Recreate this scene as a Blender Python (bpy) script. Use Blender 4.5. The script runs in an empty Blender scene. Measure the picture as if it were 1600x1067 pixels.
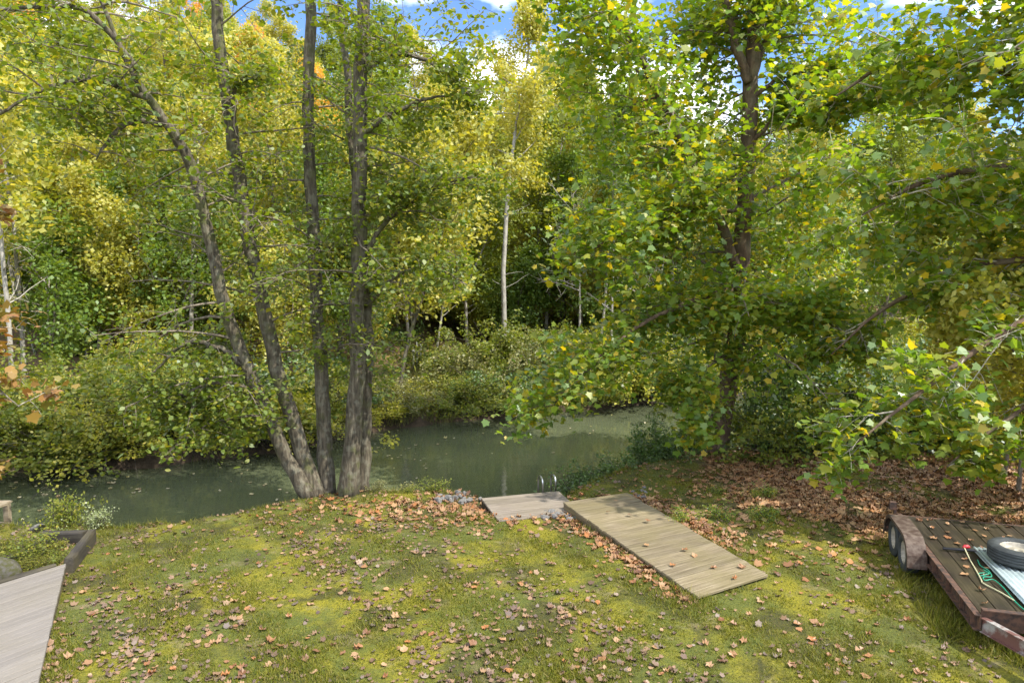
import bpy, math, random
import numpy as np
from mathutils import Vector, Matrix

# ------------------------------------------------------------------ camera, sky, sun, exposure
scene = bpy.context.scene
C = scene.collection
CAMZ = 4.2
FPX = 1081.0
PITCH = math.radians(5.44)
cam_data = bpy.data.cameras.new('camera')
cam_data.sensor_width = 36.0
cam_data.lens = 36.0 * FPX / 1600.0
cam_data.clip_start = 0.05
cam_data.clip_end = 2000.0
cam = bpy.data.objects.new('camera', cam_data)
C.objects.link(cam)
cam.location = (0, 0, CAMZ)
cam.rotation_euler = (math.pi / 2 - PITCH, 0, 0)
scene.camera = cam

SUN_AZ = math.radians(118)      # clockwise from +Y (the view direction) towards +X
SUN_EL = math.radians(52)
to_sun = Vector((math.sin(SUN_AZ) * math.cos(SUN_EL), math.cos(SUN_AZ) * math.cos(SUN_EL), math.sin(SUN_EL)))
sl = bpy.data.lights.new('sun', 'SUN')
sl.energy = 3.9
sl.angle = math.radians(0.55)
sl.color = (1.0, 0.94, 0.83)
sun = bpy.data.objects.new('sun', sl)
C.objects.link(sun)
sun.rotation_euler = to_sun.to_track_quat('Z', 'Y').to_euler()
sun.location = (20, 20, 60)

world = bpy.data.worlds.new('World')
scene.world = world
world.use_nodes = True
wn = world.node_tree
for n in list(wn.nodes):
    wn.nodes.remove(n)
w_out = wn.nodes.new('ShaderNodeOutputWorld')
w_bg = wn.nodes.new('ShaderNodeBackground')
w_bg.inputs['Strength'].default_value = 0.15
w_sky = wn.nodes.new('ShaderNodeTexSky')
w_sky.sky_type = 'NISHITA'
w_sky.sun_disc = False
w_sky.sun_elevation = SUN_EL
w_sky.sun_rotation = SUN_AZ
w_sky.air_density = 1.0
w_sky.dust_density = 0.1
w_sky.ozone_density = 4.0
w_tc = wn.nodes.new('ShaderNodeTexCoord')
w_map = wn.nodes.new('ShaderNodeMapping')
w_map.inputs['Scale'].default_value = (1.0, 1.0, 2.2)
w_map.inputs['Location'].default_value = (0.35, 0.0, 0.1)
w_noise = wn.nodes.new('ShaderNodeTexNoise')
w_noise.inputs['Scale'].default_value = 3.2
w_noise.inputs['Detail'].default_value = 7.0
w_noise.inputs['Roughness'].default_value = 0.55
w_ramp = wn.nodes.new('ShaderNodeValToRGB')
w_ramp.color_ramp.elements[0].position = 0.43
w_ramp.color_ramp.elements[0].color = (0, 0, 0, 1)
w_ramp.color_ramp.elements[1].position = 0.56
w_ramp.color_ramp.elements[1].color = (1, 1, 1, 1)
w_mix = wn.nodes.new('ShaderNodeMixRGB')
w_mix.inputs['Color2'].default_value = (11.0, 11.2, 11.6, 1)
wn.links.new(w_tc.outputs['Generated'], w_map.inputs['Vector'])
wn.links.new(w_map.outputs['Vector'], w_noise.inputs['Vector'])
wn.links.new(w_noise.outputs['Fac'], w_ramp.inputs['Fac'])
wn.links.new(w_ramp.outputs['Color'], w_mix.inputs['Fac'])
w_tint = wn.nodes.new('ShaderNodeMixRGB')
w_tint.blend_type = 'MULTIPLY'
w_tint.inputs['Fac'].default_value = 1.0
w_tint.inputs['Color2'].default_value = (0.72, 0.80, 1.0, 1)      # deep clear autumn blue
wn.links.new(w_sky.outputs['Color'], w_tint.inputs['Color1'])
wn.links.new(w_tint.outputs['Color'], w_mix.inputs['Color1'])
wn.links.new(w_mix.outputs['Color'], w_bg.inputs['Color'])
wn.links.new(w_bg.outputs['Background'], w_out.inputs['Surface'])

scene.view_settings.view_transform = 'Standard'
scene.view_settings.look = 'None'
scene.view_settings.gamma = 1.0
scene.view_settings.use_curve_mapping = False
scene.view_settings.exposure = 0.95
scene.render.engine = 'CYCLES'
scene.cycles.max_bounces = 6
scene.cycles.diffuse_bounces = 4
scene.cycles.glossy_bounces = 2
scene.cycles.transmission_bounces = 4
scene.cycles.caustics_reflective = False
scene.cycles.caustics_refractive = False
scene.cycles.use_adaptive_sampling = True
scene.cycles.adaptive_threshold = 0.008
scene.cycles.use_denoising = True
scene.cycles.denoiser = 'OPENIMAGEDENOISE'
scene.cycles.denoising_input_passes = 'RGB_ALBEDO_NORMAL'
scene.cycles.denoising_prefilter = 'NONE'
scene.cycles.sample_clamp_indirect = 4.0

# ------------------------------------------------------------------ helpers
_cp, _sp = math.cos(PITCH), math.sin(PITCH)


def ray(px, py):
    dx = (px - 800.0) / FPX
    dy = (533.5 - py) / FPX
    return np.array([dx, _cp + dy * _sp, -_sp + dy * _cp])


def at(px, py, Y):
    """point of the place seen in direction px,py, Y metres out from the house"""
    r = ray(px, py)
    k = Y / r[1]
    return np.array([r[0] * k, Y, CAMZ + r[2] * k])


def gnd(px, py, z):
    r = ray(px, py)
    k = (z - CAMZ) / r[2]
    return np.array([r[0] * k, r[1] * k, z])


def project(P):
    """photograph pixel and depth of world points (N,3)"""
    d = np.asarray(P, float) - np.array([0, 0, CAMZ])
    dep = d[:, 1] * _cp - d[:, 2] * _sp
    up = d[:, 1] * _sp + d[:, 2] * _cp
    dep = np.where(np.abs(dep) < 1e-6, 1e-6, dep)
    return 800 + FPX * d[:, 0] / dep, 533.5 - FPX * up / dep, dep


def nrm(v):
    v = np.asarray(v, float)
    return v / np.maximum(np.linalg.norm(v, axis=-1, keepdims=True), 1e-9)


def new_mesh(name, V, F, smooth=False):
    me = bpy.data.meshes.new(name)
    me.from_pydata([tuple(v) for v in V], [], [tuple(f) for f in F])
    if smooth:
        me.polygons.foreach_set('use_smooth', [True] * len(me.polygons))
    me.update()
    return me


def uniform_mesh(name, V, k, smooth=False):
    """N*k vertices, every k of them one polygon"""
    V = np.asarray(V, np.float32).reshape(-1, 3)
    nv = len(V)
    nf = nv // k
    me = bpy.data.meshes.new(name)
    me.vertices.add(nv)
    me.vertices.foreach_set('co', V.ravel())
    me.loops.add(nv)
    me.loops.foreach_set('vertex_index', np.arange(nv, dtype=np.int32))
    me.polygons.add(nf)
    me.polygons.foreach_set('loop_start', np.arange(0, nv, k, dtype=np.int32))
    me.polygons.foreach_set('loop_total', np.full(nf, k, np.int32))
    if smooth:
        me.polygons.foreach_set('use_smooth', np.ones(nf, bool))
    me.update(calc_edges=True)
    return me


def obj(name, me, m=None, parent=None, loc=(0, 0, 0)):
    if m is not None and len(me.materials) == 0:
        me.materials.append(m)
    o = bpy.data.objects.new(name, me)
    C.objects.link(o)
    o.location = loc
    if parent is not None:
        o.parent = parent
    return o


def tag(o, label=None, cat=None, group=None, kind=None):
    if label:
        o['label'] = label
    if cat:
        o['category'] = cat
    if group:
        o['group'] = group
    if kind:
        o['kind'] = kind
    return o


def thing(name, label, cat, loc=(0, 0, 0), rz=0.0, group=None):
    o = bpy.data.objects.new(name, None)
    C.objects.link(o)
    o.empty_display_size = 0.2
    o.location = tuple(float(c) for c in loc)
    o.rotation_euler = (0, 0, rz)
    return tag(o, label, cat, group)


def copy_tree(o, parent=None):
    c = o.copy()
    C.objects.link(c)
    c.parent = parent
    for ch in list(o.children):
        copy_tree(ch, c)
    return c


class MB:
    """collects shapes for ONE mesh"""

    def __init__(self):
        self.V = []
        self.F = []

    def add(self, V, F):
        b = len(self.V)
        self.V.extend([tuple(v) for v in V])
        self.F.extend([tuple(i + b for i in f) for f in F])

    def box(self, x0, x1, y0, y1, z0, z1, bev=0.0):
        if bev <= 0:
            v = [(x0, y0, z0), (x1, y0, z0), (x1, y1, z0), (x0, y1, z0), (x0, y0, z1), (x1, y0, z1), (x1, y1, z1), (x0, y1, z1)]
            f = [(0, 3, 2, 1), (4, 5, 6, 7), (0, 1, 5, 4), (1, 2, 6, 5), (2, 3, 7, 6), (3, 0, 4, 7)]
        else:
            b = bev
            v = [(x0, y0, z0), (x1, y0, z0), (x1, y1, z0), (x0, y1, z0),
                 (x0, y0, z1 - b), (x1, y0, z1 - b), (x1, y1, z1 - b), (x0, y1, z1 - b),
                 (x0 + b, y0 + b, z1), (x1 - b, y0 + b, z1), (x1 - b, y1 - b, z1), (x0 + b, y1 - b, z1)]
            f = [(0, 3, 2, 1), (8, 9, 10, 11)]
            for i in range(4):
                j = (i + 1) % 4
                f.append((i, j, 4 + j, 4 + i))
                f.append((4 + i, 4 + j, 8 + j, 8 + i))
        self.add(v, f)

    def beam(self, a, b, w, h):
        """straight rectangular bar from a to b (centres), w wide, h high"""
        a = np.array(a, float)
        b = np.array(b, float)
        d = nrm(b - a)
        up = np.array([0, 0, 1.0]) if abs(d[2]) < 0.9 else np.array([0, 1.0, 0])
        s = nrm(np.cross(d, up))
        t = np.cross(s, d)
        v = []
        for p in (a, b):
            for (i, j) in ((-1, -1), (1, -1), (1, 1), (-1, 1)):
                v.append(p + s * i * w / 2 + t * j * h / 2)
        self.add(v, [(0, 1, 2, 3), (7, 6, 5, 4), (0, 4, 5, 1), (1, 5, 6, 2), (2, 6, 7, 3), (3, 7, 4, 0)])

    def tube(self, pts, radii, sides=6, cap=True):
        pts = np.asarray(pts, float)
        n = len(pts)
        radii = np.broadcast_to(np.asarray(radii, float), (n,))
        tan = np.gradient(pts, axis=0)
        tan = nrm(tan)
        ref = np.array([0.0, 0.0, 1.0]) if abs(tan[0][2]) < 0.9 else np.array([1.0, 0, 0])
        s = nrm(np.cross(tan[0], ref))
        ang = np.arange(sides) * 2 * math.pi / sides
        ca, sa = np.cos(ang)[:, None], np.sin(ang)[:, None]
        base = len(self.V)
        for i in range(n):
            s = s - tan[i] * float(np.dot(s, tan[i]))
            s = s / max(np.linalg.norm(s), 1e-9)
            t = np.cross(tan[i], s)
            ring = pts[i] + radii[i] * (ca * s + sa * t)
            self.V.extend(map(tuple, ring.tolist()))
        for i in range(n - 1):
            a = base + i * sides
            for j in range(sides):
                k = (j + 1) % sides
                self.F.append((a + j, a + k, a + sides + k, a + sides + j))
        if cap:
            self.F.append(tuple(base + j for j in range(sides - 1, -1, -1)))
            e = base + (n - 1) * sides
            self.F.append(tuple(e + j for j in range(sides)))

    def mesh(self, name, smooth=False):
        return new_mesh(name, self.V, self.F, smooth)

    def build(self, name, m, parent=None, loc=(0, 0, 0), smooth=False):
        return obj(name, self.mesh(name, smooth), m, parent, loc)


# ------------------------------------------------------------------ materials
def new_mat(name):
    m = bpy.data.materials.new(name)
    m.use_nodes = True
    nt = m.node_tree
    for n in list(nt.nodes):
        nt.nodes.remove(n)
    out = nt.nodes.new('ShaderNodeOutputMaterial')
    return m, nt, out


def nd(nt, typ, **kw):
    n = nt.nodes.new('ShaderNode' + typ)
    for k, v in kw.items():
        if k in n.inputs:
            n.inputs[k].default_value = v
        else:
            setattr(n, k, v)
    return n


def ramp(nt, stops, interp='LINEAR'):
    r = nt.nodes.new('ShaderNodeValToRGB')
    cr = r.color_ramp
    cr.interpolation = interp
    while len(cr.elements) < len(stops):
        cr.elements.new(0.5)
    for e, (p, c) in zip(cr.elements, stops):
        e.position = p
        e.color = (c[0], c[1], c[2], 1) if len(c) == 3 else c
    return r


def leaf_mat(name, cols, trans=0.42, gloss=0.09, rough=0.38, tmul=(1.25, 1.3, 0.55), k=1.0):
    """leaf: every leaf takes its own colour out of cols; part of the light passes through"""
    cols = [(min(.6, cc[0] * k), min(.6, cc[1] * k), min(.6, cc[2] * k * .7)) for cc in cols] if k != 1.0 else cols
    m, nt, out = new_mat(name)
    L = nt.links.new
    geo = nd(nt, 'NewGeometry')
    oi = nd(nt, 'ObjectInfo')
    ad = nd(nt, 'Math', operation='ADD')
    L(geo.outputs['Random Per Island'], ad.inputs[0])
    L(oi.outputs['Random'], ad.inputs[1])
    fr = nd(nt, 'Math', operation='FRACT')
    L(ad.outputs[0], fr.inputs[0])
    n = len(cols)
    r = ramp(nt, [(i / max(n - 1, 1), c) for i, c in enumerate(cols)])
    L(fr.outputs[0], r.inputs['Fac'])
    dif = nd(nt, 'BsdfDiffuse')
    L(r.outputs['Color'], dif.inputs['Color'])
    tm = nd(nt, 'MixRGB', blend_type='MULTIPLY')
    tm.inputs['Fac'].default_value = 1.0
    tm.inputs['Color2'].default_value = (*tmul, 1)
    L(r.outputs['Color'], tm.inputs['Color1'])
    tr = nd(nt, 'BsdfTranslucent')
    L(tm.outputs['Color'], tr.inputs['Color'])
    mx = nd(nt, 'MixShader')
    mx.inputs['Fac'].default_value = trans
    L(dif.outputs[0], mx.inputs[1])
    L(tr.outputs[0], mx.inputs[2])
    gl = nd(nt, 'BsdfGlossy')
    gl.inputs['Roughness'].default_value = rough
    gl.inputs['Color'].default_value = (0.9, 0.95, 1.0, 1)
    fz = nd(nt, 'LayerWeight')
    fz.inputs['Blend'].default_value = 0.25
    mr = nd(nt, 'MapRange')
    mr.inputs['To Min'].default_value = gloss * 0.55
    mr.inputs['To Max'].default_value = gloss * 3.0
    L(fz.outputs['Facing'], mr.inputs['Value'])
    m2 = nd(nt, 'MixShader')
    L(mr.outputs[0], m2.inputs['Fac'])
    L(mx.outputs[0], m2.inputs[1])
    L(gl.outputs[0], m2.inputs[2])
    L(m2.outputs[0], out.inputs['Surface'])
    return m


def bark_mat(name, c1, c2, c3, scale=6.0, stretch=0.25, bump=0.5, lichen=0.0, moss=0.0):
    m, nt, out = new_mat(name)
    L = nt.links.new
    tc = nd(nt, 'TexCoord')
    mp = nd(nt, 'Mapping')
    mp.inputs['Scale'].default_value = (1, 1, stretch)
    L(tc.outputs['Object'], mp.inputs['Vector'])
    n1 = nd(nt, 'TexNoise')
    n1.inputs['Scale'].default_value = scale * 2.2
    n1.inputs['Detail'].default_value = 8
    n1.inputs['Roughness'].default_value = 0.65
    L(mp.outputs[0], n1.inputs['Vector'])
    r1 = ramp(nt, [(0.32, c1), (0.5, c2), (0.68, c3)])
    L(n1.outputs['Fac'], r1.inputs['Fac'])
    col = r1.outputs['Color']
    if lichen > 0:
        n2 = nd(nt, 'TexNoise')
        n2.inputs['Scale'].default_value = scale * 0.9
        n2.inputs['Detail'].default_value = 5
        L(tc.outputs['Object'], n2.inputs['Vector'])
        r2 = ramp(nt, [(0.5, (0, 0, 0)), (0.62, (lichen,) * 3)])
        L(n2.outputs['Fac'], r2.inputs['Fac'])
        mx = nd(nt, 'MixRGB')
        mx.inputs['Color2'].default_value = (0.23, 0.225, 0.165, 1)
        L(r2.outputs['Color'], mx.inputs['Fac'])
        L(col, mx.inputs['Color1'])
        col = mx.outputs['Color']
    if moss > 0:
        n3 = nd(nt, 'TexNoise')
        n3.inputs['Scale'].default_value = scale * 0.5
        n3.inputs['Detail'].default_value = 6
        L(tc.outputs['Object'], n3.inputs['Vector'])
        r3 = ramp(nt, [(0.52, (0, 0, 0)), (0.66, (moss,) * 3)])
        L(n3.outputs['Fac'], r3.inputs['Fac'])
        mx = nd(nt, 'MixRGB')
        mx.inputs['Color2'].default_value = (0.075, 0.085, 0.015, 1)
        L(r3.outputs['Color'], mx.inputs['Fac'])
        L(col, mx.inputs['Color1'])
        col = mx.outputs['Color']
    bs = nd(nt, 'BsdfPrincipled')
    bs.inputs['Roughness'].default_value = 0.9
    L(col, bs.inputs['Base Color'])
    bp = nd(nt, 'Bump')
    bp.inputs['Strength'].default_value = bump
    bp.inputs['Distance'].default_value = 0.03
    L(n1.outputs['Fac'], bp.inputs['Height'])
    L(bp.outputs[0], bs.inputs['Normal'])
    L(bs.outputs[0], out.inputs['Surface'])
    return m


def wood_mat(name, c_dark, c_mid, c_light, axis=0, moss=0.0, rough=0.75, scale=1.0, var=(.7, 1.2)):
    """weathered board: grain along axis, every board its own tone"""
    m, nt, out = new_mat(name)
    L = nt.links.new
    tc = nd(nt, 'TexCoord')
    oi = nd(nt, 'ObjectInfo')
    of = nd(nt, 'VectorMath', operation='SCALE')
    of.inputs[0].default_value = (37.0, 91.0, 53.0)
    L(oi.outputs['Random'], of.inputs['Scale'])
    av = nd(nt, 'VectorMath', operation='ADD')
    L(tc.outputs['Object'], av.inputs[0])
    L(of.outputs[0], av.inputs[1])
    mp = nd(nt, 'Mapping')
    s = [14.0 * scale, 14.0 * scale, 14.0 * scale]
    s[axis] = 0.9 * scale
    mp.inputs['Scale'].default_value = s
    L(av.outputs[0], mp.inputs['Vector'])
    n1 = nd(nt, 'TexNoise')
    n1.inputs['Scale'].default_value = 2.2
    n1.inputs['Detail'].default_value = 7
    n1.inputs['Roughness'].default_value = 0.6
    n1.inputs['Distortion'].default_value = 0.4
    L(mp.outputs[0], n1.inputs['Vector'])
    r1 = ramp(nt, [(0.3, c_dark), (0.5, c_mid), (0.72, c_light)])
    L(n1.outputs['Fac'], r1.inputs['Fac'])
    hv = nd(nt, 'HueSaturation')
    mr = nd(nt, 'MapRange')
    mr.inputs['To Min'].default_value = var[0]
    mr.inputs['To Max'].default_value = var[1]
    L(oi.outputs['Random'], mr.inputs['Value'])
    L(mr.outputs[0], hv.inputs['Value'])
    L(r1.outputs['Color'], hv.inputs['Color'])
    col = hv.outputs['Color']
    n2 = nd(nt, 'TexNoise')
    n2.inputs['Scale'].default_value = 1.6
    n2.inputs['Detail'].default_value = 6
    geo = nd(nt, 'NewGeometry')
    L(geo.outputs['Position'], n2.inputs['Vector'])
    r2 = ramp(nt, [(0.42, (0, 0, 0)), (0.62, (moss,) * 3)])
    L(n2.outputs['Fac'], r2.inputs['Fac'])
    mx = nd(nt, 'MixRGB')
    mx.inputs['Color2'].default_value = (0.15, 0.125, 0.05, 1)
    L(r2.outputs['Color'], mx.inputs['Fac'])
    L(col, mx.inputs['Color1'])
    bs = nd(nt, 'BsdfPrincipled')
    bs.inputs['Roughness'].default_value = rough
    L(mx.outputs['Color'], bs.inputs['Base Color'])
    bp = nd(nt, 'Bump')
    bp.inputs['Strength'].default_value = 0.35
    bp.inputs['Distance'].default_value = 0.006
    L(n1.outputs['Fac'], bp.inputs['Height'])
    L(bp.outputs[0], bs.inputs['Normal'])
    L(bs.outputs[0], out.inputs['Surface'])
    return m


def plain_mat(name, col, rough=0.6, metal=0.0, var=0.25, scale=8.0, col2=None, lo=0.4, hi=0.62, bump=0.15):
    m, nt, out = new_mat(name)
    L = nt.links.new
    tc = nd(nt, 'TexCoord')
    n1 = nd(nt, 'TexNoise')
    n1.inputs['Scale'].default_value = scale
    n1.inputs['Detail'].default_value = 7
    n1.inputs['Roughness'].default_value = 0.6
    L(tc.outputs['Object'], n1.inputs['Vector'])
    c2 = col2 if col2 else tuple(c * (1 - var) for c in col)
    r1 = ramp(nt, [(lo, c2), (hi, col)])
    L(n1.outputs['Fac'], r1.inputs['Fac'])
    bs = nd(nt, 'BsdfPrincipled')
    bs.inputs['Roughness'].default_value = rough
    bs.inputs['Metallic'].default_value = metal
    L(r1.outputs['Color'], bs.inputs['Base Color'])
    bp = nd(nt, 'Bump')
    bp.inputs['Strength'].default_value = bump
    bp.inputs['Distance'].default_value = 0.01
    L(n1.outputs['Fac'], bp.inputs['Height'])
    L(bp.outputs[0], bs.inputs['Normal'])
    L(bs.outputs[0], out.inputs['Surface'])
    return m


# leaf palettes (reflectances)
M_SYC = leaf_mat('sycamore_leaf', [(0.055, 0.105, 0.018), (0.085, 0.145, 0.022), (0.125, 0.175, 0.024), (0.075, 0.13, 0.025), (0.19, 0.20, 0.022), (0.10, 0.15, 0.03), (0.30, 0.22, 0.02)], 0.55, 0.055, 0.42, (1.6, 1.5, 0.32), k=1.85)
M_CLUMP = leaf_mat('alder_leaf', [(0.06, 0.10, 0.015), (0.10, 0.14, 0.018), (0.14, 0.165, 0.02), (0.08, 0.12, 0.022), (0.20, 0.18, 0.02)], 0.52, 0.045, 0.5, (1.45, 1.4, 0.4), k=1.55)
M_ORANGE = leaf_mat('maple_leaf_autumn', [(0.28, 0.19, 0.03), (0.36, 0.20, 0.04), (0.20, 0.19, 0.03), (0.42, 0.24, 0.08), (0.30, 0.13, 0.03)], 0.4, 0.05, 0.5, (1.2, 1.05, 0.5))
M_HILL = [
    leaf_mat('hill_leaf_yellow_green', [(0.150, 0.175, 0.035), (0.218, 0.225, 0.045), (0.285, 0.270, 0.075), (0.180, 0.195, 0.035), (0.36, 0.33, 0.14)], 0.5, 0.04, 0.5, (1.5, 1.3, 0.5), k=1.7),
    leaf_mat('hill_leaf_olive', [(0.096, 0.140, 0.022), (0.131, 0.170, 0.028), (0.174, 0.200, 0.030), (0.113, 0.150, 0.030)], 0.5, 0.04, 0.5, (1.5, 1.3, 0.5), k=1.7),
    leaf_mat('hill_leaf_gold', [(0.278, 0.260, 0.050), (0.235, 0.245, 0.045), (0.304, 0.270, 0.060), (0.209, 0.225, 0.040)], 0.5, 0.04, 0.5, (1.5, 1.3, 0.5), k=1.7),
    leaf_mat('hill_leaf_orange', [(0.40, 0.20, 0.05), (0.34, 0.16, 0.05), (0.42, 0.27, 0.06), (0.26, 0.19, 0.04)], 0.5, 0.04, 0.5, (1.5, 1.3, 0.5), k=1.7),
    leaf_mat('hill_leaf_green', [(0.065, 0.120, 0.020), (0.087, 0.145, 0.024), (0.122, 0.170, 0.030), (0.074, 0.120, 0.030)], 0.5, 0.04, 0.5, (1.5, 1.3, 0.5), k=1.7),
]
M_SHRUB_D = leaf_mat('shrub_leaf_dark', [(0.035, 0.07, 0.018), (0.05, 0.09, 0.02), (0.07, 0.11, 0.02), (0.04, 0.07, 0.025)], 0.35, 0.06, 0.45, k=1.7)
M_SHRUB_M = leaf_mat('shrub_leaf_green', [(0.07, 0.10, 0.02), (0.105, 0.125, 0.024), (0.14, 0.15, 0.028), (0.08, 0.105, 0.024), (0.20, 0.18, 0.035), (0.05, 0.08, 0.02)], 0.46, 0.03, 0.5, (1.25, 1.35, .5), k=1.75)
M_SHRUB_Y = leaf_mat('shrub_leaf_yellow', [(0.20, 0.20, 0.025), (0.27, 0.25, 0.03), (0.15, 0.17, 0.03), (0.32, 0.26, 0.05)], 0.44, 0.04, 0.5, k=1.5)
M_WEED = leaf_mat('weed_leaf', [(0.24, 0.22, 0.07), (0.15, 0.17, 0.04), (0.30, 0.26, 0.10), (0.10, 0.14, 0.03)], 0.35, 0.05, 0.5)
M_GRASS = leaf_mat('grass_blade', [(0.095, 0.125, 0.010), (0.155, 0.165, 0.010), (0.215, 0.20, 0.015), (0.07, 0.10, 0.010), (0.27, 0.225, 0.06), (0.13, 0.145, 0.012)], 0.35, 0.02, 0.6)
M_DEAD = leaf_mat('fallen_leaf', [(0.30, 0.155, 0.065), (0.18, 0.085, 0.04), (0.37, 0.215, 0.10), (0.13, 0.062, 0.035), (0.36, 0.145, 0.04), (0.27, 0.15, 0.075), (0.42, 0.265, 0.14)], 0.12, 0.05, 0.5, (1.0, 0.8, 0.5))
M_DEAD_D = leaf_mat('fallen_leaf_dull', [(0.18, 0.10, 0.055), (0.09, 0.052, 0.035), (0.27, 0.16, 0.085), (0.15, 0.10, 0.072), (0.33, 0.205, 0.105), (0.075, 0.046, 0.036), (0.26, 0.20, 0.15)], 0.08, 0.06, 0.5, (1.0, 0.8, 0.5))
M_FLOAT = leaf_mat('floating_leaf', [(0.50, 0.42, 0.12), (0.42, 0.36, 0.20), (0.55, 0.48, 0.30), (0.35, 0.22, 0.08)], 0.1, 0.06, 0.5, (1, .9, .5))

M_BARK_CLUMP = bark_mat('bark_grey_brown', (0.026, 0.021, 0.013), (0.080, 0.065, 0.042), (0.175, 0.15, 0.105), 9.0, 0.16, 1.0, 0.35, 0.6)
M_BARK_SYC = bark_mat('bark_sycamore', (0.05, 0.031, 0.02), (0.115, 0.073, 0.046), (0.21, 0.145, 0.098), 4.0, 0.4, 0.9, 0.2, 0.2)
M_BARK_PALE = bark_mat('bark_pale', (0.17, 0.155, 0.125), (0.29, 0.27, 0.23), (0.40, 0.38, 0.33), 4.0, 0.5, 0.3)
M_BARK_DARK = bark_mat('bark_dark', (0.025, 0.02, 0.015), (0.05, 0.04, 0.03), (0.10, 0.085, 0.06), 6.0, 0.3, 0.5, 0.2, 0.3)
M_BARK_MID = bark_mat('bark_mid', (0.07, 0.055, 0.04), (0.14, 0.115, 0.085), (0.24, 0.21, 0.165), 6.0, 0.3, 0.5, 0.4)
M_TWIG = bark_mat('bark_twig', (0.10, 0.08, 0.055), (0.17, 0.14, 0.10), (0.26, 0.22, 0.17), 6.0, 0.4, 0.2)
M_TWIG_PALE = bark_mat('bark_twig_pale', (0.30, 0.26, 0.20), (0.42, 0.38, 0.31), (0.52, 0.48, 0.42), 6.0, 0.4, 0.2)

M_RAMP = wood_mat('walkway_board', (0.11, 0.085, 0.048), (0.19, 0.152, 0.092), (0.275, 0.23, 0.155), 0, 0.45, var=(.75, 1.15))
M_DECK = wood_mat('grey_deck_board', (0.15, 0.134, 0.117), (0.175, 0.158, 0.14), (0.20, 0.182, 0.164), 0, 0.12, 0.8, 2.2, (.9, 1.08))
M_DOCK = wood_mat('dock_board', (0.13, 0.105, 0.082), (0.20, 0.168, 0.135), (0.27, 0.235, 0.195), 0, 0.15, var=(.8, 1.12))
M_SIDE = wood_mat('weathered_side_board', (0.05, 0.038, 0.022), (0.095, 0.072, 0.042), (0.16, 0.125, 0.075), 0, 0.5)
M_TIMBER = wood_mat('dark_timber', (0.013, 0.011, 0.009), (0.032, 0.027, 0.022), (0.06, 0.052, 0.04), 0, 0.25)
M_RAIL = wood_mat('rail_wood', (0.20, 0.15, 0.09), (0.32, 0.26, 0.17), (0.44, 0.38, 0.28), 0, 0.1)
M_TDECK = wood_mat('trailer_plank', (0.012, 0.009, 0.006), (0.030, 0.022, 0.014), (0.07, 0.054, 0.036), 0, 0.15, 0.5)
M_RUST = plain_mat('rusty_steel', (0.12, 0.060, 0.036), 0.8, 0.1, 0.5, 14.0, (0.04, 0.026, 0.02))
M_FENDER = plain_mat('rusty_fender', (0.115, 0.085, 0.064), 0.75, 0.1, 0.5, 13.0, (0.045, 0.024, 0.015))
M_PRIMER = plain_mat('worn_primer_steel', (0.30, 0.29, 0.27), 0.6, 0.1, 0.5, 5.0, (0.13, 0.06, 0.048), 0.5, 0.62)
M_TYRE = plain_mat('tyre_rubber', (0.035, 0.042, 0.043), 0.75, 0.0, 0.4, 12.0)
M_RIM = plain_mat('dirty_white_rim', (0.36, 0.33, 0.26), 0.5, 0.0, 0.4, 10.0)
M_SHEET = plain_mat('galvanised_sheet', (0.47, 0.57, 0.58), 0.42, 0.25, 0.2, 5.0)
M_CHROME = plain_mat('ladder_steel', (0.55, 0.56, 0.57), 0.32, 1.0, 0.1, 5.0, None, .4, .6, 0.0)
M_ROPE_G = plain_mat('green_rope', (0.02, 0.27, 0.16), 0.6)
M_ROPE_Y = plain_mat('pale_cord', (0.48, 0.46, 0.28), 0.7)
M_BLACK = plain_mat('black_bar', (0.025, 0.025, 0.028), 0.5)
M_RED = plain_mat('red_plastic', (0.55, 0.04, 0.05), 0.4)
M_STONE = plain_mat('grey_riprap', (0.21, 0.205, 0.195), 0.9, 0.0, 0.5, 6.0, (0.10, 0.095, 0.088))
M_BOULDER = plain_mat('mossy_boulder', (0.085, 0.078, 0.066), 0.9, 0.0, 0.5, 6.0, (0.05, 0.05, 0.014), 0.42, 0.58)
M_TEAL = plain_mat('teal_plastic', (0.03, 0.22, 0.20), 0.35)
M_WHITE = plain_mat('weathered_white_paint', (0.42, 0.43, 0.37), 0.6)
M_GREENPOST = plain_mat('green_painted_steel', (0.02, 0.10, 0.06), 0.5)

# ------------------------------------------------------------------ terrain
NB = np.array([(-60, 8), (-20, 11.6), (-9, 12.0), (-6.9, 11.8), (-4.8, 12.7), (-4.1, 13.5), (-3, 13.95), (-1.3, 13.9), (0, 13.5), (1.0, 13.7), (2.1, 15.0), (3.0, 15.8), (4.9, 17.3), (7.6, 18.6), (12, 20.5), (25, 25), (60, 38), (150, 70)], float)
FB = np.array([(-150, 5), (-60, 11), (-25, 16.2), (-12.9, 17.6), (-9.4, 18.2), (-6.8, 19.6), (-4.2, 22.6), (-1.3, 24.2), (1.15, 25.2), (3.6, 26.4), (11, 30.0), (25, 36.5), (60, 52), (150, 90)], float)
WATER_Z = -0.9


def sstep(a, b, x):
    t = np.clip((x - a) / (b - a), 0, 1)
    return t * t * (3 - 2 * t)


def wob(x, y, s=1.0, p=0.0):
    return (np.sin(x * 1.31 * s + p) * np.cos(y * 1.17 * s - p * 1.7) + 0.5 * np.sin(x * 2.9 * s + y * 2.1 * s + p * 2.3) + 0.25 * np.sin(5.3 * s * x - 4.7 * s * y + p)) / 1.75


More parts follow.
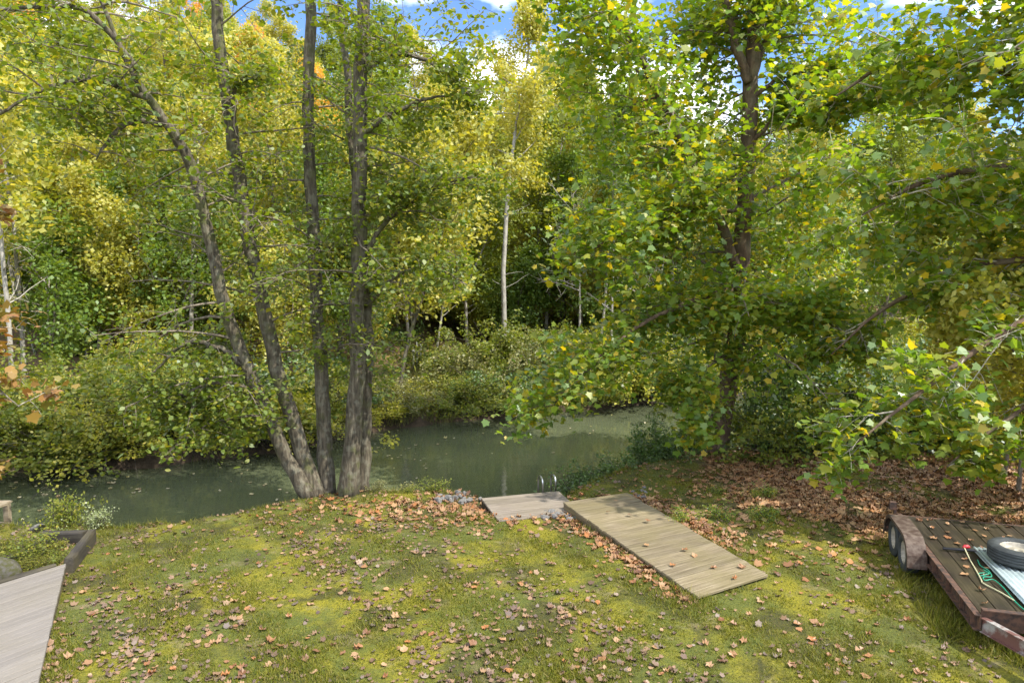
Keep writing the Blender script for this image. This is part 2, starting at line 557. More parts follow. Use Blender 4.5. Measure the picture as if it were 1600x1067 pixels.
def H(x, y):
    x = np.asarray(x, float)
    y = np.asarray(y, float)
    yn = np.interp(x, NB[:, 0], NB[:, 1]) + 0.12 * wob(x, x * 0.3, 2.0, 1.0)
    yf = np.interp(x, FB[:, 0], FB[:, 1]) + 0.35 * wob(x, x * 0.2, 1.2, 2.0)
    dn = y - yn
    df = y - yf
    near = -0.16 * sstep(-5, -0.3, dn) + 0.025 * wob(x, y, 0.8) + 0.012 * wob(x, y, 2.7, 3.0)
    near = near - 0.10 * sstep(4, 6, x) * sstep(6, 9, y)
    near = near - 0.22 * np.exp(-(((x - 0.2) / 1.0) ** 4 + ((y - 13.4) / 0.85) ** 4))
    z = near + (-1.7 - near) * sstep(-0.25, 1.3, dn)
    a = x / np.maximum(y, 8.0)
    top = np.interp(a, [-1.6, -0.75, -0.45, -0.1, 0.2, 0.6, 1.6], [28, 27, 25, 15.5, 13.5, 12.0, 10.0])
    y0 = yf + 8.0
    hill = top * sstep(0, 1, (y - y0) / 78.0) + 0.6 * sstep(0, 8, df)
    hill = hill + 1.2 * sstep(10, 30, df) * wob(x * 0.12, y * 0.12, 1.0, 0.7)
    far = -0.55 + 0.35 * sstep(0.2, 3, df) + 0.12 * wob(x, y, 0.9, 1.5) * sstep(0, 2, df) + hill
    z = z + (far - z) * sstep(-0.9, 0.45, df)
    return z


def grid_axis(segs):
    out = []
    for a, b, st in segs:
        out.extend(np.arange(a, b, st).tolist())
    out.append(segs[-1][1])
    return np.array(out)


gx = grid_axis([(-220, -60, 8), (-60, -20, 1.6), (-20, -9, 0.5), (-9, 9, 0.2), (9, 20, 0.5), (20, 60, 1.6), (60, 220, 8)])
gy = grid_axis([(-60, -4, 4), (-4, 5, 0.6), (5, 20, 0.2), (20, 34, 0.4), (34, 60, 1.2), (60, 130, 3), (130, 300, 10)])
GX, GY = np.meshgrid(gx, gy)
GZ = H(GX, GY)
nx, ny = len(gx), len(gy)
me = bpy.data.meshes.new('ground')
me.vertices.add(nx * ny)
me.vertices.foreach_set('co', np.stack([GX, GY, GZ], -1).astype(np.float32).ravel())
ii, jj = np.meshgrid(np.arange(nx - 1), np.arange(ny - 1))
b = (jj * nx + ii).ravel()
q = np.stack([b, b + 1, b + nx + 1, b + nx], -1).astype(np.int32).ravel()
me.loops.add(len(q))
me.loops.foreach_set('vertex_index', q)
me.polygons.add(len(q) // 4)
me.polygons.foreach_set('loop_start', np.arange(0, len(q), 4, dtype=np.int32))
me.polygons.foreach_set('loop_total', np.full(len(q) // 4, 4, np.int32))
me.polygons.foreach_set('use_smooth', np.ones(len(q) // 4, bool))
me.update(calc_edges=True)


def bank_d(x, y):
    return y - np.interp(x, NB[:, 0], NB[:, 1])


def far_d(x, y):
    return y - np.interp(x, FB[:, 0], FB[:, 1])


def litter_mask(x, y):
    """where fallen leaves lie thick: under the sycamores on the right, and in the woods"""
    a = sstep(3.2, 5.0, x + 0.8 * wob(x, y, 0.6, 4.0)) * sstep(10.2, 12.6, y + 0.7 * wob(x, y, 0.7, 2.0))
    a = a * (1 - 0.9 * sstep(0.05, 0.4, wob(x, y, 0.9, 5.0)))
    w = 0.85 * sstep(2.5, 6.0, far_d(x, y))
    return np.clip(a + w, 0, 1)


bd = bank_d(GX, GY)
fd = far_d(GX, GY)
bankm = sstep(-0.35, 0.1, bd) * (1 - sstep(0.8, 1.6, fd))
for nm, arr in (('bank', bankm), ('litter', litter_mask(GX, GY))):
    at_ = me.attributes.new(nm, 'FLOAT', 'POINT')
    at_.data.foreach_set('value', arr.astype(np.float32).ravel())


def ground_mat():
    m, nt, out = new_mat('mossy_lawn_and_forest_floor')
    L = nt.links.new
    geo = nd(nt, 'NewGeometry')
    pos = geo.outputs['Position']

    def noise(sc, det=6, ro=0.6, dist=0.0):
        n = nd(nt, 'TexNoise')
        n.inputs['Scale'].default_value = sc
        n.inputs['Detail'].default_value = det
        n.inputs['Roughness'].default_value = ro
        n.inputs['Distortion'].default_value = dist
        L(pos, n.inputs['Vector'])
        return n.outputs['Fac']

    def mix(f, a, b_):
        x = nd(nt, 'MixRGB')
        L(f, x.inputs['Fac'])
        for s, v in ((x.inputs['Color1'], a), (x.inputs['Color2'], b_)):
            if isinstance(v, tuple):
                s.default_value = (*v, 1)
            else:
                L(v, s)
        return x.outputs['Color']

    def mask(f, lo, hi):
        r = ramp(nt, [(lo, (0, 0, 0)), (hi, (1, 1, 1))])
        L(f, r.inputs['Fac'])
        return r.outputs['Color']

    fine = noise(38, 5, 0.7)
    gr = ramp(nt, [(0.3, (0.04, 0.055, 0.007)), (0.5, (0.09, 0.108, 0.011)), (0.7, (0.155, 0.158, 0.018))])
    L(fine, gr.inputs['Fac'])
    ms = ramp(nt, [(0.3, (0.085, 0.088, 0.004)), (0.5, (0.20, 0.18, 0.005)), (0.72, (0.31, 0.27, 0.008))])
    L(fine, ms.inputs['Fac'])
    col = mix(mask(noise(0.7, 5, 0.62, 0.6), 0.46, 0.58), gr.outputs['Color'], ms.outputs['Color'])
    dk = ramp(nt, [(0.3, (0.030, 0.034, 0.004)), (0.55, (0.058, 0.058, 0.006)), (0.75, (0.10, 0.066, 0.012))])
    L(fine, dk.inputs['Fac'])
    col = mix(mask(noise(1.0, 5, 0.6, 0.4), 0.495, 0.60), col, dk.outputs['Color'])
    dry = mask(noise(2.3, 6, 0.65), 0.56, 0.72)
    col = mix(dry, col, (0.21, 0.175, 0.085))
    lt = ramp(nt, [(0.28, (0.06, 0.035, 0.022)), (0.45, (0.14, 0.08, 0.045)), (0.6, (0.22, 0.13, 0.075)), (0.75, (0.30, 0.20, 0.12))])
    L(noise(30, 6, 0.7), lt.inputs['Fac'])
    al = nd(nt, 'Attribute', attribute_name='litter')
    ml = nd(nt, 'Math', operation='MULTIPLY')
    L(al.outputs['Fac'], ml.inputs[0])
    mm = mask(noise(1.7, 6, 0.7), 0.28, 0.5)
    L(mm, ml.inputs[1])
    col = mix(ml.outputs[0], col, lt.outputs['Color'])
    ab = nd(nt, 'Attribute', attribute_name='bank')
    dirt = ramp(nt, [(0.3, (0.035, 0.024, 0.016)), (0.5, (0.075, 0.052, 0.032)), (0.7, (0.12, 0.085, 0.055))])
    L(noise(9, 8, 0.65), dirt.inputs['Fac'])
    col = mix(ab.outputs['Fac'], col, dirt.outputs['Color'])
    bs = nd(nt, 'BsdfPrincipled')
    bs.inputs['Roughness'].default_value = 0.95
    L(col, bs.inputs['Base Color'])
    bp = nd(nt, 'Bump')
    bp.inputs['Strength'].default_value = 0.9
    bp.inputs['Distance'].default_value = 0.04
    L(fine, bp.inputs['Height'])
    L(bp.outputs[0], bs.inputs['Normal'])
    L(bs.outputs[0], out.inputs['Surface'])
    return m


M_GROUND = ground_mat()
g = obj('ground', me, M_GROUND)
tag(g, 'mossy lawn, muddy river banks and the wooded hill beyond', None, None, 'structure')

# river
m, nt, out = new_mat('murky_river_water')
bs = nd(nt, 'BsdfPrincipled')
bs.inputs['Base Color'].default_value = (0.062, 0.082, 0.040, 1)
bs.inputs['Roughness'].default_value = 0.035
bs.inputs['IOR'].default_value = 1.45
geo = nd(nt, 'NewGeometry')
mp = nd(nt, 'Mapping')
mp.inputs['Scale'].default_value = (1.6, 3.2, 1.0)
mp.inputs['Rotation'].default_value = (0, 0, math.radians(-22))
nz = nd(nt, 'TexNoise')
nz.inputs['Scale'].default_value = 1.5
nz.inputs['Detail'].default_value = 4
bp = nd(nt, 'Bump')
bp.inputs['Strength'].default_value = 0.10
bp.inputs['Distance'].default_value = 0.05
nt.links.new(geo.outputs['Position'], mp.inputs['Vector'])
nt.links.new(mp.outputs[0], nz.inputs['Vector'])
nt.links.new(nz.outputs['Fac'], bp.inputs['Height'])
nt.links.new(bp.outputs[0], bs.inputs['Normal'])
nz2 = nd(nt, 'TexNoise')
nz2.inputs['Scale'].default_value = 0.35
nz2.inputs['Detail'].default_value = 4
nt.links.new(geo.outputs['Position'], nz2.inputs['Vector'])
rr = ramp(nt, [(0.35, (0.070, 0.084, 0.046)), (0.65, (0.088, 0.100, 0.056))])
nt.links.new(nz2.outputs['Fac'], rr.inputs['Fac'])
nt.links.new(rr.outputs['Color'], bs.inputs['Base Color'])
nt.links.new(bs.outputs[0], out.inputs['Surface'])
M_WATER = m
xs = np.linspace(-150, 150, 121)
Vw, Fw = [], []
for i, x in enumerate(xs):
    y0 = np.interp(x, NB[:, 0], NB[:, 1]) - 1.0
    y1 = np.interp(x, FB[:, 0], FB[:, 1]) + 1.5
    Vw += [(x, y0, WATER_Z), (x, y1, WATER_Z)]
    if i:
        Fw.append((2 * i - 2, 2 * i, 2 * i + 1, 2 * i - 1))
tag(obj('river', new_mesh('river', Vw, Fw), M_WATER), 'still murky green river between wooded banks', None, None, 'structure')

# ------------------------------------------------------------------ leaves and branches
SYC = np.array([(0, 0.0, 0), (0.16, 0.06, 0), (0.46, 0.0, -.05), (0.40, 0.28, 0), (0.54, 0.54, -.06), (0.29, 0.62, 0), (0.0, 1.0, -.08),
                (-0.29, 0.62, 0), (-0.54, 0.54, -.06), (-0.40, 0.28, 0), (-0.46, 0.0, -.05), (-0.16, 0.06, 0)], float)
OVAL = np.array([(0, 0, 0), (0.30, 0.28, .04), (0.30, 0.62, .03), (0, 1.0, -.06), (-0.30, 0.62, .03), (-0.30, 0.28, .04)], float)
QUAD = np.array([(0, 0, 0), (0.36, 0.45, .04), (0, 1.0, 0), (-0.36, 0.45, .04)], float)
CURL = np.array([(0, 0.0, 0.03), (0.30, 0.02, .16), (0.44, 0.24, .22), (0.38, 0.40, .06), (0.46, 0.62, .26), (0.20, 0.74, .05), (0.05, 1.0, .22),
                 (-0.20, 0.72, .02), (-0.48, 0.60, .16), (-0.36, 0.38, .04), (-0.46, 0.18, .26), (-0.26, 0.02, .08)], float)


def leaf_frames(n, rng, up=1.1, droop=0.0, lean=None):
    nv = rng.normal(size=(n, 3))
    nv[:, 2] += up
    if lean is not None:
        nv += lean
    nv = nrm(nv)
    tv = rng.normal(size=(n, 3))
    tv[:, 2] -= droop
    tv = nrm(tv - nv * np.sum(tv * nv, -1, keepdims=True))
    sv = np.cross(tv, nv)
    return sv, tv, nv


def leaves_array(P, size, shape, rng, up=1.1, droop=0.6, lean=None, zs=None, jit=0.22):
    n = len(P)
    s, t, nv = leaf_frames(n, rng, up, droop, lean)
    sz = size * np.clip(rng.normal(1.0, jit, n), 0.4, 2.2)
    curl = rng.uniform(0.3, 2.2, n) if zs is None else zs
    V = P[:, None, :] + sz[:, None, None] * (shape[None, :, 0, None] * s[:, None, :] + shape[None, :, 1, None] * t[:, None, :] + curl[:, None, None] * shape[None, :, 2, None] * nv[:, None, :])
    return V, (s, t, nv, sz)


def walk(rng, start, d, length, n, wig, bend):
    """wandering branch line; bend = vertical drift per step (negative droops)"""
    p = np.array(start, float)
    d = nrm(np.array(d, float))
    pts = [p.copy()]
    st = length / n
    for i in range(n):
        d = d + rng.normal(size=3) * wig
        d[2] += bend
        d = nrm(d)
        p = p + d * st
        pts.append(p.copy())
    return np.array(pts)


def along(pts, t):
    pts = np.asarray(pts)
    x = t * (len(pts) - 1)
    i = min(int(x), len(pts) - 2)
    f = x - i
    return pts[i] * (1 - f) + pts[i + 1] * f, nrm(pts[i + 1] - pts[i])


def smooth_line(P, R, n):
    """Catmull-Rom through the given points"""
    P = np.asarray(P, float)
    m_ = len(P)
    T = np.linspace(0, m_ - 1, n)
    Q = []
    Pe = np.vstack([2 * P[0] - P[1], P, 2 * P[-1] - P[-2]])
    for t in T:
        i = min(int(t), m_ - 2)
        f = t - i
        p0, p1, p2, p3 = Pe[i], Pe[i + 1], Pe[i + 2], Pe[i + 3]
        Q.append(0.5 * ((2 * p1) + (-p0 + p2) * f + (2 * p0 - 5 * p1 + 4 * p2 - p3) * f * f + (-p0 + 3 * p1 - 3 * p2 + p3) * f ** 3))
    return np.array(Q), np.interp(T, np.arange(m_), R)


def branch_out(mb, anchors, rng, start, d, length, r, twigs=7, per=26, bend=-0.03, wig=0.10, tl=0.42, spread=0.10, flat=0.5, sides=4, sub=True, t0=0.15):
    """a side branch with twigs; returns leaf anchors spread along twigs"""
    n = 7
    pts = walk(rng, start, d, length, n, wig, bend)
    mb.tube(pts, np.linspace(r, r * 0.22, n + 1), sides, False)
    for k in range(twigs):
        t = t0 + (1 - t0) * (k + rng.uniform(0, 1)) / twigs
        p, dd = along(pts, min(t, 0.999))
        v = rng.normal(size=3)
        v[2] *= flat
        v = nrm(v - dd * np.dot(v, dd)) + dd * rng.uniform(0.3, 0.9)
        L_ = length * tl * (1.15 - 0.6 * t) * rng.uniform(0.6, 1.3)
        tp = walk(rng, p, v, L_, 4, 0.16, bend * 1.2)
        if sub:
            mb.tube(tp, np.linspace(max(r * 0.3, 0.004), 0.003, 5), 3, False)
        ts = rng.uniform(0.15, 1.0, per) ** 0.8 * 4
        i = np.minimum(ts.astype(int), 3)
        f = (ts - i)[:, None]
        q = tp[i] * (1 - f) + tp[i + 1] * f
        anchors.append(q + rng.normal(size=(per, 3)) * spread)
    return pts


def split_big_leaves(name, V, frames, P, shape, mat_, tree, crown_parent, count=300, lim=None):
    """the largest-showing leaves become parts of their own, the rest one crown mesh"""
    s, t, nv, sz = frames
    px, py, dep = project(P)
    vis = (dep > 1) & (px > 5) & (px < 1595) & (py > 5) & (py < 1060)
    score = np.where(vis, sz / np.maximum(dep, 0.5), 0)
    idx = np.argsort(-score)[:count]
    idx = idx[score[idx] > 0]
    keep = np.ones(len(P), bool)
    keep[idx] = False
    bases = []
    for i in range(5):
        c = 0.5 + 0.4 * i
        bases.append(new_mesh('leaf', shape * np.array([1, 1, c]), [tuple(range(len(shape)))]))
        bases[-1].materials.append(mat_)
    for j, i in enumerate(idx):
        o = bpy.data.objects.new('leaf', bases[j % 5])
        C.objects.link(o)
        M3 = Matrix(((s[i][0], t[i][0], nv[i][0]), (s[i][1], t[i][1], nv[i][1]), (s[i][2], t[i][2], nv[i][2])))
        o.matrix_basis = Matrix.Translation(Vector(P[i])) @ M3.to_4x4() @ Matrix.Scale(float(sz[i]), 4)
        o.parent = crown_parent
    return keep


# ------------------------------------------------------------------ near trees
def near_tree(name, label, cat, base, limbs, seed, leaf_m, shape, lsize, bark, twig_m, big=300, clip=None, up=1.7, droop=0.5):
    """limbs: dicts with pts (world), radii, n side branches, length range, etc."""
    rng = np.random.default_rng(seed)
    base = np.array(base, float)
    t = thing(name, label, cat, base)
    anchors = []
    tw = MB()
    first = True
    for lb in limbs:
        P, R = smooth_line(np.asarray(lb['pts']) - base, lb['r'], lb.get('seg', 26))
        P = P + rng.normal(size=P.shape) * np.minimum(R, 0.06)[:, None] * 0.25
        if lb.get('flare'):
            k = np.linspace(0, 1, len(R))
            R = R * (1 + lb['flare'] * np.exp(-k * 26))
        mb = MB()
        mb.tube(P, R, lb.get('sides', 12))
        if lb.get('root', False):
            lb['ob'] = mb.build('trunk', bark, t, smooth=True)
        else:
            mb.build(lb.get('name', 'limb'), bark, t, smooth=True)
        for k in range(lb.get('spray', 0)):
            p, dd = along(P, rng.uniform(.2, .55))
            az = rng.uniform(0, 2 * math.pi)
            branch_out(tw, anchors, rng, p, (math.cos(az), math.sin(az), rng.uniform(-.1, .6)), rng.uniform(.5, 1.1), .008, 5, 12, -.06, .12, .4, .10)
        n = lb.get('n', 0)
        a0, a1 = lb.get('t', (0.25, 1.0))
        for k in range(n):
            tt = a0 + (a1 - a0) * (k + rng.uniform(0, 1)) / n
            p, dd = along(P, min(tt, 0.999))
            az = rng.uniform(0, 2 * math.pi)
            if 'az' in lb and rng.uniform() < lb.get('azp', 0.7):
                az = lb['az'] + rng.normal() * lb.get('azs', 0.7)
            el = rng.uniform(*lb.get('el', (-0.1, 0.6)))
            v = np.array([math.cos(az) * math.cos(el), math.sin(az) * math.cos(el), math.sin(el)])
            l0, l1 = lb.get('len', (2.0, 3.5))
            ln = rng.uniform(l0, l1) * (1.0 - lb.get('taper', 0.3) * tt)
            br = max(0.010, min(0.05, 0.012 * ln))
            branch_out(tw, anchors, rng, p, v, ln, br, lb.get('twigs', 8), lb.get('per', 18), lb.get('bend', -0.05), 0.10, lb.get('tl', 0.4), lb.get('spread', 0.12))
    A = np.vstack(anchors)
    if clip is not None:
        A = A[clip(A + base)]
    V, fr = leaves_array(A, lsize, shape, rng, up, droop)
    cr = None
    crown_me = None
    # a crown Empty is not needed: the crown mesh itself carries twigs and single leaves
    s, tt_, nv, sz = fr
    px, py, dep = project(A + base)
    crown = bpy.data.objects.new('crown', bpy.data.meshes.new('crown'))
    C.objects.link(crown)
    crown.parent = t
    keep = np.ones(len(A), bool)
    if big:
        vis = (dep > 1) & (px > 5) & (px < 1595) & (py > 5) & (py < 1060)
        score = np.where(vis, sz / np.maximum(dep, 0.5), 0)
        idx = np.argsort(-score)[:big]
        keep[idx] = False
        bases = []
        for i in range(5):
            bm_ = new_mesh('leaf', shape * np.array([1, 1, 0.5 + 0.4 * i]), [tuple(range(len(shape)))])
            bm_.materials.append(leaf_m)
            bases.append(bm_)
        for j, i in enumerate(idx):
            o = bpy.data.objects.new('leaf', bases[j % 5])
            C.objects.link(o)
            M3 = Matrix(((s[i][0], tt_[i][0], nv[i][0]), (s[i][1], tt_[i][1], nv[i][1]), (s[i][2], tt_[i][2], nv[i][2])))
            o.matrix_basis = Matrix.Translation(Vector(A[i])) @ M3.to_4x4() @ Matrix.Scale(float(sz[i]), 4)
            o.parent = crown
    crown.data = uniform_mesh('crown', V[keep], len(shape))
    crown.data.materials.append(leaf_m)
    crown['kind'] = 'stuff'
    w = tw.build('twigs', twig_m, crown, smooth=True)
    w['kind'] = 'stuff'
    return t, len(A)


def L3(*pp):
    return np.array([at(*p) for p in pp])


counts = {}
# --- the clump of five stems on the near bank
SB = (520, 772)
cb = np.array([at(520, 772, 13.5)[0], 13.5, float(H(at(520, 772, 13.5)[0], 13.5))])
zb = -0.25


def stem(pts, r, **k):
    P = L3(*pts)
    r = [q * .86 for q in r]
    P[0][2] = min(P[0][2], float(H(P[0][0], P[0][1])) - 0.1)
    d = dict(pts=P, r=r, root=True, sides=12, seg=40, flare=0.3, spray=9)
    d.update(k)
    return d


limbs = [
    stem([(486, 775, 13.35), (440, 700, 13.3), (404, 610, 13.2), (368, 530, 13.1), (342, 440, 12.9), (322, 350, 12.8), (300, 265, 12.7), (268, 205, 12.5), (236, 160, 12.3), (190, 80, 12.1), (150, -20, 12.0)],
         [.165, .155, .15, .14, .13, .12, .115, .10, .08, .05, .03], n=26, t=(0.22, 1), len=(1.6, 3.0), az=math.pi, azp=.6, twigs=8, per=16),
    stem([(494, 772, 13.5), (462, 680, 13.5), (434, 580, 13.5), (408, 460, 13.5), (386, 360, 13.5), (368, 240, 13.5), (350, 130, 13.6), (338, 0, 13.6), (325, -220, 13.7), (318, -420, 13.8)],
         [.185, .17, .165, .16, .15, .145, .13, .12, .08, .03], n=30, t=(0.25, 1), len=(1.5, 2.8), twigs=8, per=16),
    stem([(510, 768, 13.7), (506, 650, 13.8), (498, 520, 13.8), (488, 350, 13.9), (482, 200, 14.0), (487, 0, 14.1), (490, -250, 14.3), (492, -450, 14.4)],
         [.19, .17, .155, .145, .135, .125, .09, .03], n=26, t=(0.25, 1), len=(1.2, 2.4), twigs=8, per=14),
    stem([(543, 768, 13.55), (554, 650, 13.5), (559, 500, 13.5), (562, 300, 13.5), (563, 120, 13.4), (568, 0, 13.4), (572, -250, 13.4), (575, -500, 13.4)],
         [.22, .19, .175, .16, .15, .135, .09, .03], n=26, t=(0.3, 1), len=(1.4, 2.7), az=0.0, azp=.5, twigs=8, per=16),
    stem([(566, 764, 13.9), (571, 650, 13.95), (574, 520, 14.0), (566, 400, 14.1), (556, 290, 14.3), (545, 160, 14.6), (530, -20, 15.0), (520, -220, 15.3)],
         [.16, .145, .135, .12, .11, .095, .07, .03], n=22, t=(0.25, 1), len=(1.4, 2.6), twigs=8, per=16),
    # arching lower limbs
    dict(pts=L3((388, 580, 13.1), (350, 548, 13.0), (300, 533, 12.9), (262, 560, 12.8), (215, 610, 12.8)), r=[.06, .05, .04, .025, .012], n=13, t=(.15, 1), len=(0.9, 1.7), sides=7, bend=-.07, el=(-.5, .5), per=22),
    dict(pts=L3((420, 640, 13.3), (370, 600, 13.0), (300, 610, 12.8), (240, 660, 12.7)), r=[.05, .04, .03, .012], n=15, t=(.15, 1), len=(0.9, 1.6), sides=6, bend=-.08, el=(-.6, .4), per=23),
    dict(pts=L3((432, 668, 13.2), (395, 650, 12.9), (335, 660, 12.6), (285, 685, 12.5)), r=[.035, .028, .02, .010], n=9, t=(.2, 1), len=(0.7, 1.2), sides=6, bend=-.06, el=(-.5, .4), per=14),
    dict(pts=L3((255, 195, 12.5), (205, 190, 12.2), (165, 225, 12.0), (150, 250, 11.9)), r=[.06, .045, .03, .012], n=9, t=(.2, 1), len=(0.9, 1.8), sides=7, per=14),
    dict(pts=L3((235, 155, 12.3), (150, 125, 11.9), (70, 140, 11.6), (-20, 190, 11.3)), r=[.065, .05, .035, .015], n=14, t=(.2, 1), len=(1.0, 2.0), sides=7, per=14),
    dict(pts=L3((215, 110, 12.2), (140, 20, 11.9), (60, 12, 11.6), (-30, 20, 11.4)), r=[.06, .045, .03, .015], n=12, t=(.2, 1), len=(1.0, 2.0), sides=7, per=14),
    dict(pts=L3((365, 230, 13.5), (366, 140, 13.3), (395, 122, 13.1), (416, 124, 13.0)), r=[.07, .055, .05, .035], n=5, t=(.3, 1), len=(0.8, 1.5), sides=7, per=22),
    dict(pts=L3((563, 110, 13.4), (610, 88, 13.2), (660, 92, 13.0), (700, 120, 12.9), (735, 150, 12.8)), r=[.06, .05, .04, .025, .012], n=13, t=(.2, 1), len=(0.9, 1.8), sides=7, bend=-.05, per=16),
    dict(pts=L3((563, 215, 13.5), (610, 180, 13.2), (665, 155, 13.1), (720, 148, 12.9)), r=[.055, .045, .03, .012], n=12, t=(.2, 1), len=(0.8, 1.7), sides=7, per=14),
    dict(pts=L3((570, 395, 13.6), (610, 340, 13.4), (655, 310, 13.2), (690, 290, 13.0), (740, 275, 12.9)), r=[.055, .045, .035, .02, .01], n=15, t=(.2, 1), len=(0.8, 1.7), sides=7, bend=-.06, per=23),
    dict(pts=L3((572, 480, 13.7), (620, 430, 13.4), (680, 420, 13.2), (730, 445, 13.0)), r=[.045, .035, .025, .01], n=12, t=(.2, 1), len=(0.8, 1.5), sides=7, bend=-.06, per=16),
]
for i in range(5, len(limbs)):
    limbs[i]['name'] = 'limb'
_, counts['clump'] = near_tree('multi_stem_tree', 'five-stemmed leaning tree with grey mossy bark standing on the lawn edge', 'tree', cb, limbs, 11, M_CLUMP, OVAL, 0.098, M_BARK_CLUMP, M_TWIG, 300)

# --- the big sycamore behind the walkway
sx = at(1115, 712, 17.2)
sb = np.array([sx[0], 17.2, float(H(sx[0], 17.2))])
tr_pts = L3((1112, 722, 17.2), (1128, 650, 17.15), (1146, 555, 17.1), (1153, 460, 17.1), (1164, 330, 17.1), (1170, 200, 17.1), (1176, 80, 17.1), (1183, -20, 17.0), (1190, -260, 17.0), (1200, -520, 17.0))
tr_pts[0][2] = min(tr_pts[0][2], sb[2] - 0.15)
limbs = [
    dict(pts=tr_pts, r=[.32, .25, .215, .20, .195, .185, .17, .155, .10, .03], root=True, sides=14, seg=44, flare=.4, n=46, t=(0.22, 1), az=2.5, azp=.65, azs=.9, len=(2.2, 4.4), twigs=11, per=22, taper=.45, tl=.38, spread=.25, bend=-.045),
    dict(pts=L3((1150, 420, 17.0), (1122, 335, 16.7), (1090, 272, 16.5), (1052, 185, 16.3), (1020, 130, 16.1), (985, 60, 15.9), (945, 0, 15.7), (890, -110, 15.4)), r=[.13, .12, .115, .105, .095, .08, .06, .03], n=30, t=(.12, 1), len=(2.0, 3.6), twigs=10, per=22, az=math.pi, azp=.45, spread=.25, tl=.38),
    dict(pts=L3((1168, 130, 17.0), (1150, 70, 16.9), (1132, 0, 16.8), (1100, -130, 16.6)), r=[.11, .10, .085, .04], n=12, t=(.2, 1), len=(1.6, 2.8), twigs=9, per=22, spread=.25),
    dict(pts=L3((1178, 110, 17.1), (1205, 45, 17.2), (1240, -20, 17.3), (1290, -130, 17.5)), r=[.09, .08, .065, .03], n=12, t=(.2, 1), len=(1.6, 2.8), twigs=9, per=22, spread=.25),
    dict(pts=L3((1178, 150, 17.0), (1230, 118, 16.7), (1285, 113, 16.5), (1350, 125, 16.2)), r=[.055, .045, .035, .012], n=8, t=(.35, 1), len=(1.0, 2.0), twigs=7, per=23),
    dict(pts=L3((1172, 225, 17.0), (1215, 185, 16.7), (1270, 172, 16.4), (1345, 178, 16.0)), r=[.06, .05, .04, .015], n=9, t=(.35, 1), len=(1.0, 2.2), twigs=8, per=23),
    dict(pts=L3((1160, 330, 16.9), (1080, 330, 16.2), (980, 360, 15.6), (880, 420, 15.2)), r=[.07, .055, .04, .015], n=16, t=(.2, 1), len=(1.3, 2.6), twigs=9, per=22, bend=-.07, spread=.25),
    dict(pts=L3((1152, 450, 16.9), (1080, 470, 16.0), (1000, 510, 15.4), (910, 580, 15.0), (860, 640, 14.8)), r=[.065, .055, .04, .025, .012], n=17, t=(.2, 1), len=(1.1, 2.1), twigs=9, per=22, bend=-.08, spread=.25),
    dict(pts=L3((1150, 500, 16.9), (1190, 470, 16.0), (1250, 480, 15.2), (1320, 520, 14.5)), r=[.06, .05, .035, .012], n=14, t=(.2, 1), len=(1.1, 2.1), twigs=9, per=22, bend=-.07, spread=.22),
    dict(pts=L3((1146, 560, 16.9), (1120, 560, 16.0), (1090, 600, 15.2), (1070, 660, 14.6)), r=[.04, .035, .025, .010], n=9, t=(.25, 1), len=(0.8, 1.5), twigs=8, per=23, bend=-.08, spread=.2),
]
_, counts['sycA'] = near_tree('sycamore_tree', 'tall broad sycamore with brown trunk standing behind the bare plank walkway', 'tree', sb, limbs, 23, M_SYC, SYC, 0.135, M_BARK_SYC, M_TWIG, 300)

# --- the sycamore whose limbs reach in over the trailer
bb = np.array([11.6, 12.0, float(H(11.6, 12.0))])


def bp_(x, y, z):
    return (x, y, z)


